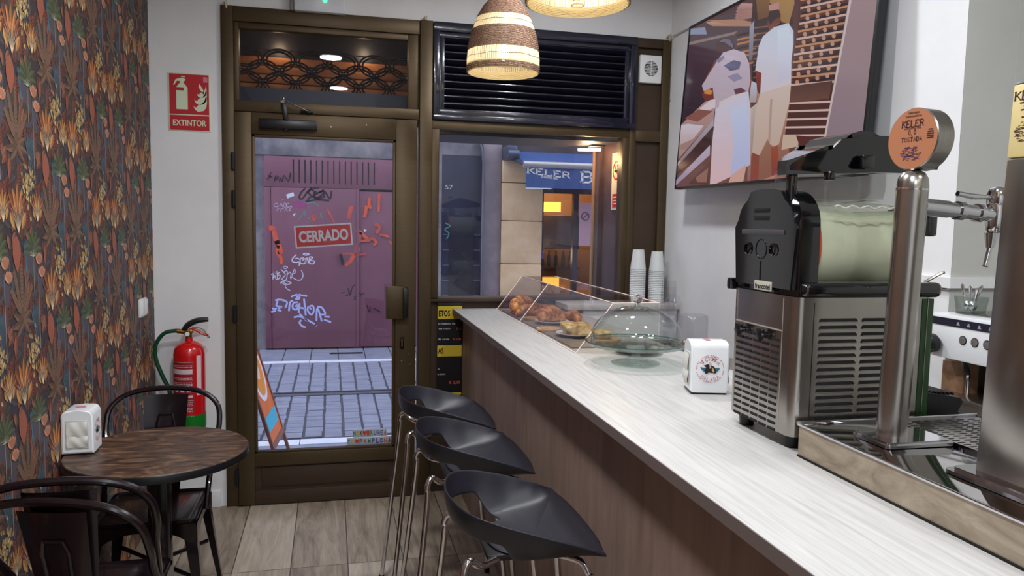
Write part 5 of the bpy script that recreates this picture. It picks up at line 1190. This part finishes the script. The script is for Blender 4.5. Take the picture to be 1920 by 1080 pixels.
# louvre slots on the long side (camera side)
yy = SY0-.0008
q = MB(); q.box(1.045, 1.0455, yy-.0008, yy+.004, z0+.006, z1-.012); q.build('panel_seam', dark, sm)
vent = MB()
for r in range(16):
    z = 1.392-.0160*r
    for x0, x1 in ((1.060,1.157), (1.170,1.272)):
        vent.prism([(x0+.003,z+.0065),(x1-.004,z+.0065),(x1,z+.002),(x1,z),(x0,z),(x0,z+.003)], lambda a_, b_: (a_,yy,b_), lambda a_, b_: (a_,yy-.001,b_))
o = vent.build('side_vents', dark, sm); o['kind'] = 'stuff'
lip = MB()
for r in range(16):
    z = 1.392-.0160*r
    for x0, x1 in ((1.060,1.157), (1.170,1.272)): lip.box(x0, x1, yy-.0035, yy, z-.0022, z-.0002, .0005, 1)
o = lip.build('vent_lips', steel, sm); o['kind'] = 'stuff'
# end panel facing the customers: perforated rows, seam and two knobs
xx = SX0-.0008; pv = MB()
for r in range(15):
    z = 1.345-.0150*r
    for k in range(5):
        y0 = -2.640-.0385*k; pv.box(xx-.0008, xx+.001, y0-.030, y0, z-.0062, z-.0005)
o = pv.build('front_vents', dark, sm); o['kind'] = 'stuff'
q = MB(); q.box(xx-.0004, xx+.001, -2.636, -2.6365+.0004, z0+.02, z1-.005); q.box(xx-.0004, xx+.001, -2.836, -2.8355, z0+.02, z1-.005); q.box(xx-.0025, xx+.001, -2.835, -2.637, 1.364, 1.3665); q.build('panel_edge', mat('edge_light', (210,200,190), .3, .6), sm)
for y in (-2.673, -2.770):
    q = MB(); q.lathe([(.006,0),(.006,.008),(.013,.009),(.014,.014),(.013,.019),(.001,.021)], (xx,y,1.348), (-1,0,0), 30, wob=lambda a: 1+.16*math.cos(5*a)); q.build('knob', blackp, sm)
for x in (1.035, 1.335):
    for y in (SY0+.045, SY1-.035):
        q = MB(); q.cyl((x,y,CT), (x,y,z0), .0175, .021, 20); q.build('foot', blackp, sm)
q = MB(); q.box(SX1-.030, SX1+.001, SY0-.0015, SY0+.03, z0+.004, z1-.004, .001); q.build('green_side_trim', mat('trim_green', (36,66,36), .35), sm)
q = MB(); q.box(SX1-.017, SX1-.0155, SY0-.003, SY0, z0+.004, z1-.004); q.build('trim_line', steel, sm)
# black ledge
q = MB(); q.box(1.012, 1.378, SY0-.008, SY1+.008, 1.444, 1.480, .014, 4); q.build('black_ledge', blackg, sm)
q = MB(); q.box(.988, 1.045, SY1-.005, SY1+.015, 1.44, 1.47, .006); q.build('ledge_clip', blackg, sm)
# arched housing on the customer end
def arch(y0, y1, z0, zs, zt, n=16):
    cy = (y0+y1)/2; hw = (y1-y0)/2; P = [(y1,z0)]
    for i in range(n+1):
        a = PI*i/n; P.append((cy+hw*(abs(math.cos(a))**.75)*(1 if math.cos(a) > 0 else -1), zs+(zt-zs)*math.sin(a)**.85))
    P.append((y0,z0)); return P
t_ = bmesh.new(); prof = arch(SY0+.005, SY1-.008, 1.447, 1.598, 1.690)
A = [t_.verts.new((.994,a_,b_)) for a_, b_ in prof]; B2 = [t_.verts.new((1.054,a_,b_)) for a_, b_ in prof]; t_.faces.new(A); t_.faces.new(B2[::-1]); n = len(A)
for i in range(n): t_.faces.new((A[i], B2[i], B2[(i+1) % n], A[(i+1) % n]))
bmesh.ops.bevel(t_, geom=[e for e in t_.edges if abs(e.verts[0].co.x-e.verts[1].co.x) < .001 and e.verts[0].co.x < 1.0], offset=.014, segments=4, affect='EDGES')
q = MB(); q.merge(t_); q.build('drum_housing', blackg, sm)
q = MB(); q.box(.9915, .9955, -2.835, -2.655, 1.583, 1.5945, .001); q.build('grey_band', mat('band_grey', (74,72,76), .4), sm)
q = MB(); q.box(.9925, .995, -2.770, -2.705, 1.634, 1.645, .001); q.box(.9925, .995, -2.770, -2.705, 1.616, 1.627, .001); q.build('air_slots', dark, sm)
for y in (-2.685, -2.795):
    q = MB(); q.lathe([(.016,0),(.015,.004),(.011,.006),(.010,.001),(.001,.001)], (.994,y,1.548), (-1,0,0), 20); q.build('screw_recess', blackg, sm)
q = MB(); q.lathe([(.024,0),(.024,.0012),(.022,.0012),(.022,0)], (.9938,-2.742,1.548), (-1,0,0), 28); q.box(.9925, .994, -2.7435, -2.7405, 1.47, 1.52); q.build('moulded_ring', mat('moulded_black', (26,25,30), .3), sm)
q = MB(); q.box(.9918, .994, -2.795, -2.722, 1.451, 1.473, .0005); bd = q.build('maker_badge', mat('badge_ivory', (186,182,166), .5), sm)
q = MB(); q.text('francotel', (.9912,-2.7585,1.461), -UY, UZ, .013, .064, bold=.02); q.build('badge_lettering', dark, bd)
# gasket and drum
dc_y, dc_z = (SY0+SY1)/2+.0, 1.557; R_d = .112
q = MB(); q.lathe([(R_d+.002,1.050),(R_d+.009,1.054),(R_d+.008,1.068),(R_d+.002,1.073),(R_d-.002,1.074)], (0,dc_y,dc_z), (1,0,0), 48); q.build('orange_gasket', mat('gasket_orange', (196,84,54), .5), sm)
drumprof = [(R_d,1.070),(R_d+.004,1.10),(R_d+.001,1.14),(R_d-.006,1.19),(R_d-.002,1.235),(R_d+.002,1.28),(R_d-.008,1.318),(R_d-.035,1.345),(R_d-.07,1.360),(.001,1.365)]
q = MB(); q.lathe(drumprof, (0,dc_y,dc_z), (1,0,0), 56); q.build('clear_drum', glassmat('drum_plastic', (240,242,236), .05), sm)
liq = mat('slush_drink', (196,200,172), .35); setc(liq, ramp(liq, noise(liq, coords(liq), 9, 4), [(.3,(212,214,190)),(.7,(226,227,208))]))
q = MB(); q.lathe([(R_d-.003,1.072)]+[(r-.004 if r > .01 else r, x-.003) for r, x in drumprof[1:]], (0,dc_y,dc_z), (1,0,0), 56, cap0=True)
lvl = dc_z+.083
for v in q.bm.verts:
    if v.co.z > lvl: v.co.z = lvl+.004*math.sin(v.co.x*30)
q.build('slush_drink', liq, sm)
q = MB(); hp = [(1.068,1.60),(1.345,1.60),(1.345,1.735),(1.068,1.735)]
q.prism(rrect(1.068, 1.345, dc_y-.100, dc_y+.100, .03), lambda a_, b_: (a_,b_,1.655), lambda a_, b_: (a_,b_,1.738)); q.build('clear_hopper', glassmat('hopper_plastic', (236,238,236), .06), sm)
q = MB(); q.tube([V((1.09+.235*k/30, SY0+.012-.0015*math.sin(k*1.9), 1.648+.003*math.sin(k*1.3))) for k in range(31)], .0025, 5); q.build('foam_line', mat('foam', (214,212,200), .5), sm)
# lid
lid = [(.990,1.718),(.985,1.735),(.992,1.750),(1.04,1.768),(1.08,1.784),(1.11,1.788),(1.135,1.812),(1.16,1.820),(1.19,1.819),(1.235,1.800),(1.31,1.792),(1.36,1.775),(1.375,1.752),(1.370,1.740),(1.26,1.738),(1.21,1.728),(1.10,1.722)]
t_ = bmesh.new(); A = [t_.verts.new((a_,SY0+.018,b_)) for a_, b_ in lid]; B2 = [t_.verts.new((a_,SY1-.085,b_)) for a_, b_ in lid]; t_.faces.new(A); t_.faces.new(B2[::-1]); n = len(A)
for i in range(n): t_.faces.new((A[i], B2[i], B2[(i+1) % n], A[(i+1) % n]))
bmesh.ops.bevel(t_, geom=[e for e in t_.edges if abs(e.verts[0].co.y-e.verts[1].co.y) < .001], offset=.010, segments=4, affect='EDGES')
for v_ in t_.verts:
    tt_ = min(1, max(0, (1.11-v_.co.x)/.125))**1.3; v_.co.y += tt_*((-2.822+(v_.co.y+2.78)*.20)-v_.co.y)
q = MB(); q.merge(t_); ld = q.build('lid', blackg, sm)
q = MB(); q.box(1.15, 1.185, SY0+.006, SY0+.016, 1.735, 1.765, .004); q.build('lid_clip', blackg, ld)
q = MB(); q.box(1.07, 1.09, SY0+.010, SY0+.03, 1.706, 1.726, .004); q.build('lid_latch', blackg, ld)
q = MB(); q.box(1.004, 1.022, -2.835, -2.812, 1.66, 1.735, .004); q.build('hinge_post', blackg, sm)
# tap nose and drip tray at the serving end
q = MB(); q.box(1.352, 1.385, dc_y-.03, dc_y+.03, 1.60, 1.655, .008); q.build('tap_handle', blackg, sm)
q = MB(); q.box(1.35, 1.375, SY0+.02, SY0+.05, 1.585, 1.66, .006); q.build('tap_catch', blackg, sm)
q = MB(); q.tube([(1.35,SY0+.03,1.475),(1.392,SY0+.02,1.50),(1.40,SY0+.02,1.502)], .0035, 6); q.build('tap_pin', steel, sm)
q = MB(); P = [(1.378,1.215),(1.470,1.200),(1.478,1.190),(1.465,1.165),(1.43,1.145),(1.378,1.135)]
q.prism(P, lambda a_, b_: (a_,SY0+.02,b_), lambda a_, b_: (a_,SY1-.02,b_)); dt = q.build('drip_tray', blackp, sm)
q = MB()
for k in range(7): q.box(1.385+.012*k, 1.389+.012*k, SY0+.03, SY1-.03, 1.205, 1.2165-.001*k)
q.build('drip_grid', dark_iron, dt)

# ================================================================== BEER STATION
stn = thing('beer_tap_station', 'stainless steel drip station with stone-look side on the bar counter', 'drip tray', (1.25,-3.6,CT))
stone_look_side = grain('painted_brown_reflection', [(.25,(128,114,98)),(.45,(158,143,124)),(.62,(176,162,142)),(.8,(202,190,170))], (1,3.2,9), 2.4, .42, .35, dist=1.3, detail=9)  # stone-look streaks with the brown reflection painted into their colour
q = MB(); q.box(1.004, 1.47, -4.6, -2.912, CT+.0005, 1.168); q.build('stone_look_side', stone_look_side, stn)
q = MB(); q.box(1.002, 1.472, -4.6, -2.909, 1.166, 1.1695, .001); q.build('steel_top', mirror_steel, stn)
q = MB(); q.box(1.0, 1.0055, -4.6, -2.908, 1.1655, 1.1715, .0015); q.box(1.0, 1.475, -2.913, -2.906, 1.169, 1.1735, .0015); q.build('raised_rim', chrome, stn)
q = MB(); q.box(1.0015, 1.004, -4.6, -2.912, CT, CT+.0045); q.build('painted_base_shadow', dark, stn)  # solid dark strip painted in as the shade along the foot
q = MB(); q.box(1.225, 1.455, -3.60, -2.935, 1.1696, 1.1712, .0005); gr_ = q.build('drain_plate', steel, stn)
q = MB(); q.box(1.2225, 1.2265, -3.60, -2.93, 1.1696, 1.1745); q.build('drain_rim', chrome, gr_)
hol = MB()
for i in range(7):
    for j in range(44):
        x = 1.245+i*.030; y = -3.57+j*.0145
        hol.prism([(x+.010*math.cos(2*PI*k/10), y+.0032*math.sin(2*PI*k/10)) for k in range(10)], lambda a_, b_: (a_,b_,1.1712), lambda a_, b_: (a_,b_,1.1716))
o = hol.build('drain_slots', dark, gr_); o['kind'] = 'stuff'
bt = thing('beer_tap', 'round steel beer tower with orange KELER 0,0 TOSTADA medallion', 'beer tap', (1.122,-3.062,1.17))
q = MB(); q.lathe([(.0295,0),(.0295,.516),(.0275,.532),(.021,.543),(.012,.548),(.001,.549)], (1.122,-3.062,1.170), seg=48); q.build('tower_tube', steelv, bt)
q = MB(); q.lathe([(.0301,.508),(.0301,.512),(.0290,.513)], (1.122,-3.062,1.170), seg=48); q.build('collar', chrome, bt)
q = MB(); q.prism(rrect(1.066, 1.226, -3.120, -3.012, .010), lambda a_, b_: (a_,b_,1.1705), lambda a_, b_: (a_,b_,1.176)); q.prism(rrect(1.072, 1.220, -3.114, -3.018, .008), lambda a_, b_: (a_,b_,1.176), lambda a_, b_: (a_,b_,1.181)); q.build('base_flange', chrome, bt)
mc = V((1.132,-3.062,1.779)); mn = V((-1,-.10,0)).normalized(); Rm = .061
q = MB(); q.lathe([(.001,-.020),(Rm-.002,-.020),(Rm,-.018),(Rm,.021),(Rm-.002,.023)], mc, mn, 64); md_ = q.build('medallion_case', steel, bt)
q = MB(); q.lathe([(.001,.0232),(Rm-.002,.0232)], mc, mn, 64); q.build('medallion_face', mat('keler_orange', (176,116,84), .35), bt)
mu = mn.cross(UZ)*-1; mu = -mu if mu.dot(V((0,-1,0))) < 0 else mu; mu.normalize(); mo = mc+mn*.0238
q = MB(); serif(q, 'KELER', mo+UZ*.030, mu, UZ, .013, .052, w=.2, off=0); serif(q, 'TOSTADA', mo-UZ*.001, mu, UZ, .0085, .050, w=.2, off=0); serif(q, '0,0', mo+UZ*.013, mu, UZ, .010, .019, w=.2, off=0)
q.text('CERVEZA', mo+UZ*.051, mu, UZ, .0035, .028, bold=.02); q.text('ZARAGARDOA', mo+UZ*.0445, mu, UZ, .0035, .040, bold=.02); q.text('DONOSTIA 1872', mo+UZ*.0205, mu, UZ, .003, .040, bold=.02)
for k, w in enumerate((.010,.014,.016,.016,.015)): q.strip([mo+mu*(.043-w/2)+UZ*(.015-.004*k), mo+mu*(.043+w/2)+UZ*(.015-.004*k)], .0022, mn)
q.build('medallion_lettering', mat('keler_brown', (56,28,34), .5), bt)
q = MB(); rr = random.Random(5)
def sketch(q, c0, s):
    for k in range(120):
        a_, b_ = rr.uniform(-1,1), rr.uniform(-1,1)
        if abs(a_) > 1-.25*abs(b_) or (b_ > .2 and abs(a_+.1) > .8): continue
        L = rr.uniform(.08,.3); q.strip([c0+mu*((a_-L/2)*s)+UZ*(b_*s*.55), c0+mu*((a_+L/2)*s)+UZ*((b_+rr.uniform(-.12,.12))*s*.55)], (.0011 if s < .025 else .0008), mn)
sketch(q, mo-UZ*.029, .024); q.build('landscape_engraving', mat('engraving_violet', (74,50,86), .5), bt)
ax0 = V((1.150,-3.062,1.648)); ax1 = V((1.312,-3.062,1.640))
q = MB(); D = ax1-ax0
def seg_(a_, b_, r): q.cyl(ax0+D*a_, ax0+D*b_, r, seg=28)
seg_(-.02,.36,.0175); seg_(.36,.52,.0155); seg_(.50,.58,.019); seg_(.58,.82,.0155); seg_(.80,.86,.019); seg_(.86,1.05,.014); q.build('tap_shank', chrome, bt)
fx = ax1.x+.016
q = MB(); q.lathe([(.001,-.044),(.010,-.040),(.017,-.030),(.019,-.012),(.019,.018),(.0185,.021),(.0195,.023),(.0195,.042),(.016,.052),(.008,.057),(.001,.058)], (fx,-3.062,1.640), seg=32); q.build('faucet_body', chrome, bt)
q = MB(); q.tube([(fx-.012,-3.062,1.675),(fx-.06,-3.062,1.674),(fx-.098,-3.062,1.678)], [.004,.0065,.0055], 12); q.build('lever_handle', chrome, bt)
q = MB(); q.tube([(fx-.006,-3.062,1.602),(fx-.006,-3.062,1.572),(fx-.013,-3.062,1.565)][:2], [.014,.009], 20); q.cyl((fx-.006,-3.062,1.572), (fx-.017,-3.065,1.533), .0058, .0055, 16); q.build('spout', chrome, bt)
t2 = thing('square_beer_tower', 'rectangular steel beer tower with cream KELER label at the right edge', 'beer tap', (1.16,-3.335,1.17))
q = MB(); q.box(1.100, 1.205, -3.392, -3.285, 1.170, 1.722, .004); q.build('tower_column', steelv, t2)
q = MB(); q.box(1.100, 1.205, -3.392, -3.285, 1.7225, 1.845, .003); q.build('label_box', mat('label_cream_box', (220,200,140), .5), t2)
q = MB(); q.box(1.102, 1.203, -3.390, -3.287, 1.845, 1.849, .002); q.build('top_cap', mat('arm_grey'), t2)
q = MB(); q.prism(rrect(1.066, 1.245, -3.428, -3.250, .012), lambda a_, b_: (a_,b_,1.1705), lambda a_, b_: (a_,b_,1.177)); q.prism(rrect(1.076, 1.235, -3.418, -3.260, .010), lambda a_, b_: (a_,b_,1.177), lambda a_, b_: (a_,b_,1.183)); q.build('base_flange', chrome, t2)
mu = V((0,-1,0)); mn = V((-1,0,0)); mo = V((1.0994,-3.326,1.785))
q = MB(); serif(q, 'KELER', mo+UZ*.040, mu, UZ, .015, .070, w=.2, off=0)
for k, w in enumerate((.050,.034,.044,.030,.038)): q.strip([mo-mu*w/2+UZ*(.028-.006*k), mo+mu*w/2+UZ*(.028-.006*k)], .0022, mn)
sketch(q, mo-UZ*.020, .030); q.build('label_print', mat('keler_brown'), t2)

bt.location.x -= .008
for th_, a_ in ((bt, 1.6), (t2, 2.0)):
    for ch in th_.children:
        if not ch.name.startswith('base_flange'): ch.rotation_euler.y = R2(a_)
# ================================================================== ESPRESSO MACHINE
em_ = thing('espresso_machine', 'white espresso machine with grey push buttons on the back counter', 'espresso machine', (2.15,-2.62,1.03))
q = MB(); q.box(1.90, 2.42, -3.25, -2.29, 1.195, 1.335, .006); q.build('head_housing', white_r, em_)
q = MB(); q.box(1.898, 1.902, -3.24, -2.295, 1.300, 1.324); bdn = q.build('dark_control_strip', mat('strip_navy', (30,28,46), .3), em_)
for k in range(4):
    y = -2.42-.045*k; q = MB(); q.lathe([(.012,0),(.012,.003),(.001,.004)], (1.9,y,1.262), (-1,0,0), 24); bn = q.build('push_button', mat('button_grey', (120,116,114), .3, .4), em_)
    q = MB(); q.lathe([(.0145,0),(.0145,.001),(.0122,.001),(.0122,0)], (1.9,y,1.262), (-1,0,0), 24); q.build('button_ring', dark_iron, bn)
q = MB()
for k in range(5):
    y = -2.40-.04*k; q.box(1.897, 1.898, y-.006, y+.006, 1.306, 1.310); q.box(1.897, 1.898, y-.003, y+.003, 1.310, 1.316)
q.build('cup_symbols', mat('symbol_grey', (150,150,156), .5), bdn)
q = MB(); q.box(2.05, 2.42, -3.25, -2.29, 1.075, 1.20, .004); q.build('rear_panel', steel, em_)
q = MB(); q.box(1.91, 2.42, -3.25, -2.29, 1.032, 1.078, .004); q.build('drip_base', steel, em_)
q = MB(); q.lathe([(.032,0),(.032,.012),(.026,.013),(.025,.006),(.001,.006)], (2.045,-2.46,1.145), (-1,0,0), 32); q.build('pressure_gauge', mat('gauge_dark', (30,28,34), .3), em_)
q = MB(); q.lathe([(.020,0),(.020,.003),(.001,.003)], (2.048,-2.46,1.093), (-1,0,0), 24); q.build('badge_plate', mat('badge_grey', (150,146,142), .4), em_)
q = MB(); q.tube(smoothpath([(1.99,-2.34,1.195),(1.97,-2.36,1.175),(1.955,-2.385,1.165),(1.952,-2.395,1.14),(1.952,-2.395,1.06)]), .0055, 10); sw_ = q.build('steam_wand', chrome, em_)
q = MB(); q.tube(smoothpath([(1.975,-2.352,1.181),(1.956,-2.382,1.168),(1.952,-2.395,1.145)]), .009, 10); q.build('wand_grip', blackp, sw_)
q = MB(); q.lathe([(.02,0),(.03,.01),(.03,.03),(.018,.045),(.001,.047)], (1.9,-2.315,1.24), (-1,0,-.1), 24); q.build('steam_knob', blackp, em_)
q = MB(); q.box(1.97, 2.03, -2.36, -2.27, 1.04, 1.175, .004); bgp = q.build('coffee_packet', grain('brown_foil', [(.3,(112,84,66)),(.7,(160,126,98))], (1,1,1), 14, .25, .2, bs=.3)); tag(bgp, 'brown foil coffee packet under the espresso machine head', 'packet')
q = MB(); q.box(1.96, 2.36, -2.76, -2.32, 1.335, 1.341, .002); q.build('cup_rail_plate', steel, em_)
gb = thing('glass_holder', 'square glass holding teaspoons on top of the espresso machine', 'glass', (1.975,-2.365,1.3415))
q = MB(); A = rrect(-.030, .030, -.030, .030, .004, 2); B3 = rrect(-.036, .036, -.036, .036, .005, 2)
q.prism(A, lambda a_, b_: (1.975+a_,-2.365+b_,1.3418), lambda a_, b_: (1.975+a_,-2.365+b_,1.3458)); a1_ = [q.bm.verts.new((1.975+a_,-2.365+b_,1.344)) for a_, b_ in A]; b1_ = [q.bm.verts.new((1.975+a_,-2.365+b_,1.393)) for a_, b_ in B3]; q.skin(a1_, b1_); q.build('glass_wall', glassmat('tumbler_glass', (226,232,230), .12), gb)
for k, (dx, dy, lx, ly, hh) in enumerate(((-.008,.008,-.010,.012,.080), (.0,.0,-.004,.004,.075), (.006,-.006,.008,-.008,.072), (.012,.006,.010,-.020,.078), (-.004,-.010,.0,-.012,.070))):
    t = thing('teaspoon', 'steel teaspoon standing in the square glass on the espresso machine', 'spoon', (1.975+dx,-2.365+dy,1.347), 0, 'teaspoons in the glass')
    q = MB(); q.tube([(1.975+dx,-2.365+dy,1.365),(1.975+dx+lx*.6,-2.365+dy+ly*.6,1.347+hh*.6),(1.975+dx+lx,-2.365+dy+ly,1.347+hh),(1.975+dx+lx*1.1,-2.365+dy+ly*1.1,1.347+hh*1.08)], [.0022,.0024,.005,.001], 8); q.build('handle', chrome, t)
    q = MB(); q.lathe([(.001,-.016),(.007,-.010),(.0095,0),(.007,.010),(.001,.016)], (1.975+dx,-2.365+dy,1.3635), seg=14); q.build('bowl', chrome, t)
def cupx(x, y, z, r, h, label, rz):
    t = thing('coffee_cup', label, 'cup', (x,y,z), rz, 'white cups on the espresso machine')
    q = MB(); q.lathe([(.001,0),(r*.55,0),(r*.62,.004),(r*.86,h*.35),(r,h*.95),(r*1.01,h),(r*.96,h),(r*.82,h*.36),(r*.5,.008),(.001,.008)], (0,0,0), seg=40); q.build('cup_body', white_r, t, world=False)
    q = MB(); q.tube(smoothpath([(0,-r*.95,h*.85),(0,-r*1.35,h*.82),(0,-r*1.42,h*.5),(0,-r*.9,h*.3)]), .0045, 10); q.build('cup_handle', white_r, t, world=False)
    q = MB()
    for i in range(4):
        for j in range(4):
            th = PI+(i-1.5)*.15; zz = h*.3+j*h*.13; rr_ = r*(.86+.14*(zz/h-.35)/.6)+.0012
            P = []
            for a in range(8):
                k = .0046 if a % 2 else .0022; P.append(V((rr_*math.cos(th+k*math.cos(a*PI/4)/r), rr_*math.sin(th+k*math.cos(a*PI/4)/r), zz+k*math.sin(a*PI/4))))
            q.face(P)
    q.build('printed_ornament', dark, t, world=False); return t
cupx(2.02, -2.56, 1.3415, .046, .058, 'lower white cup with black ornament on the espresso machine', R2(-20))
cupx(2.025, -2.562, 1.3885, .049, .058, 'upper white cup stacked on the ornamented cup', R2(30))
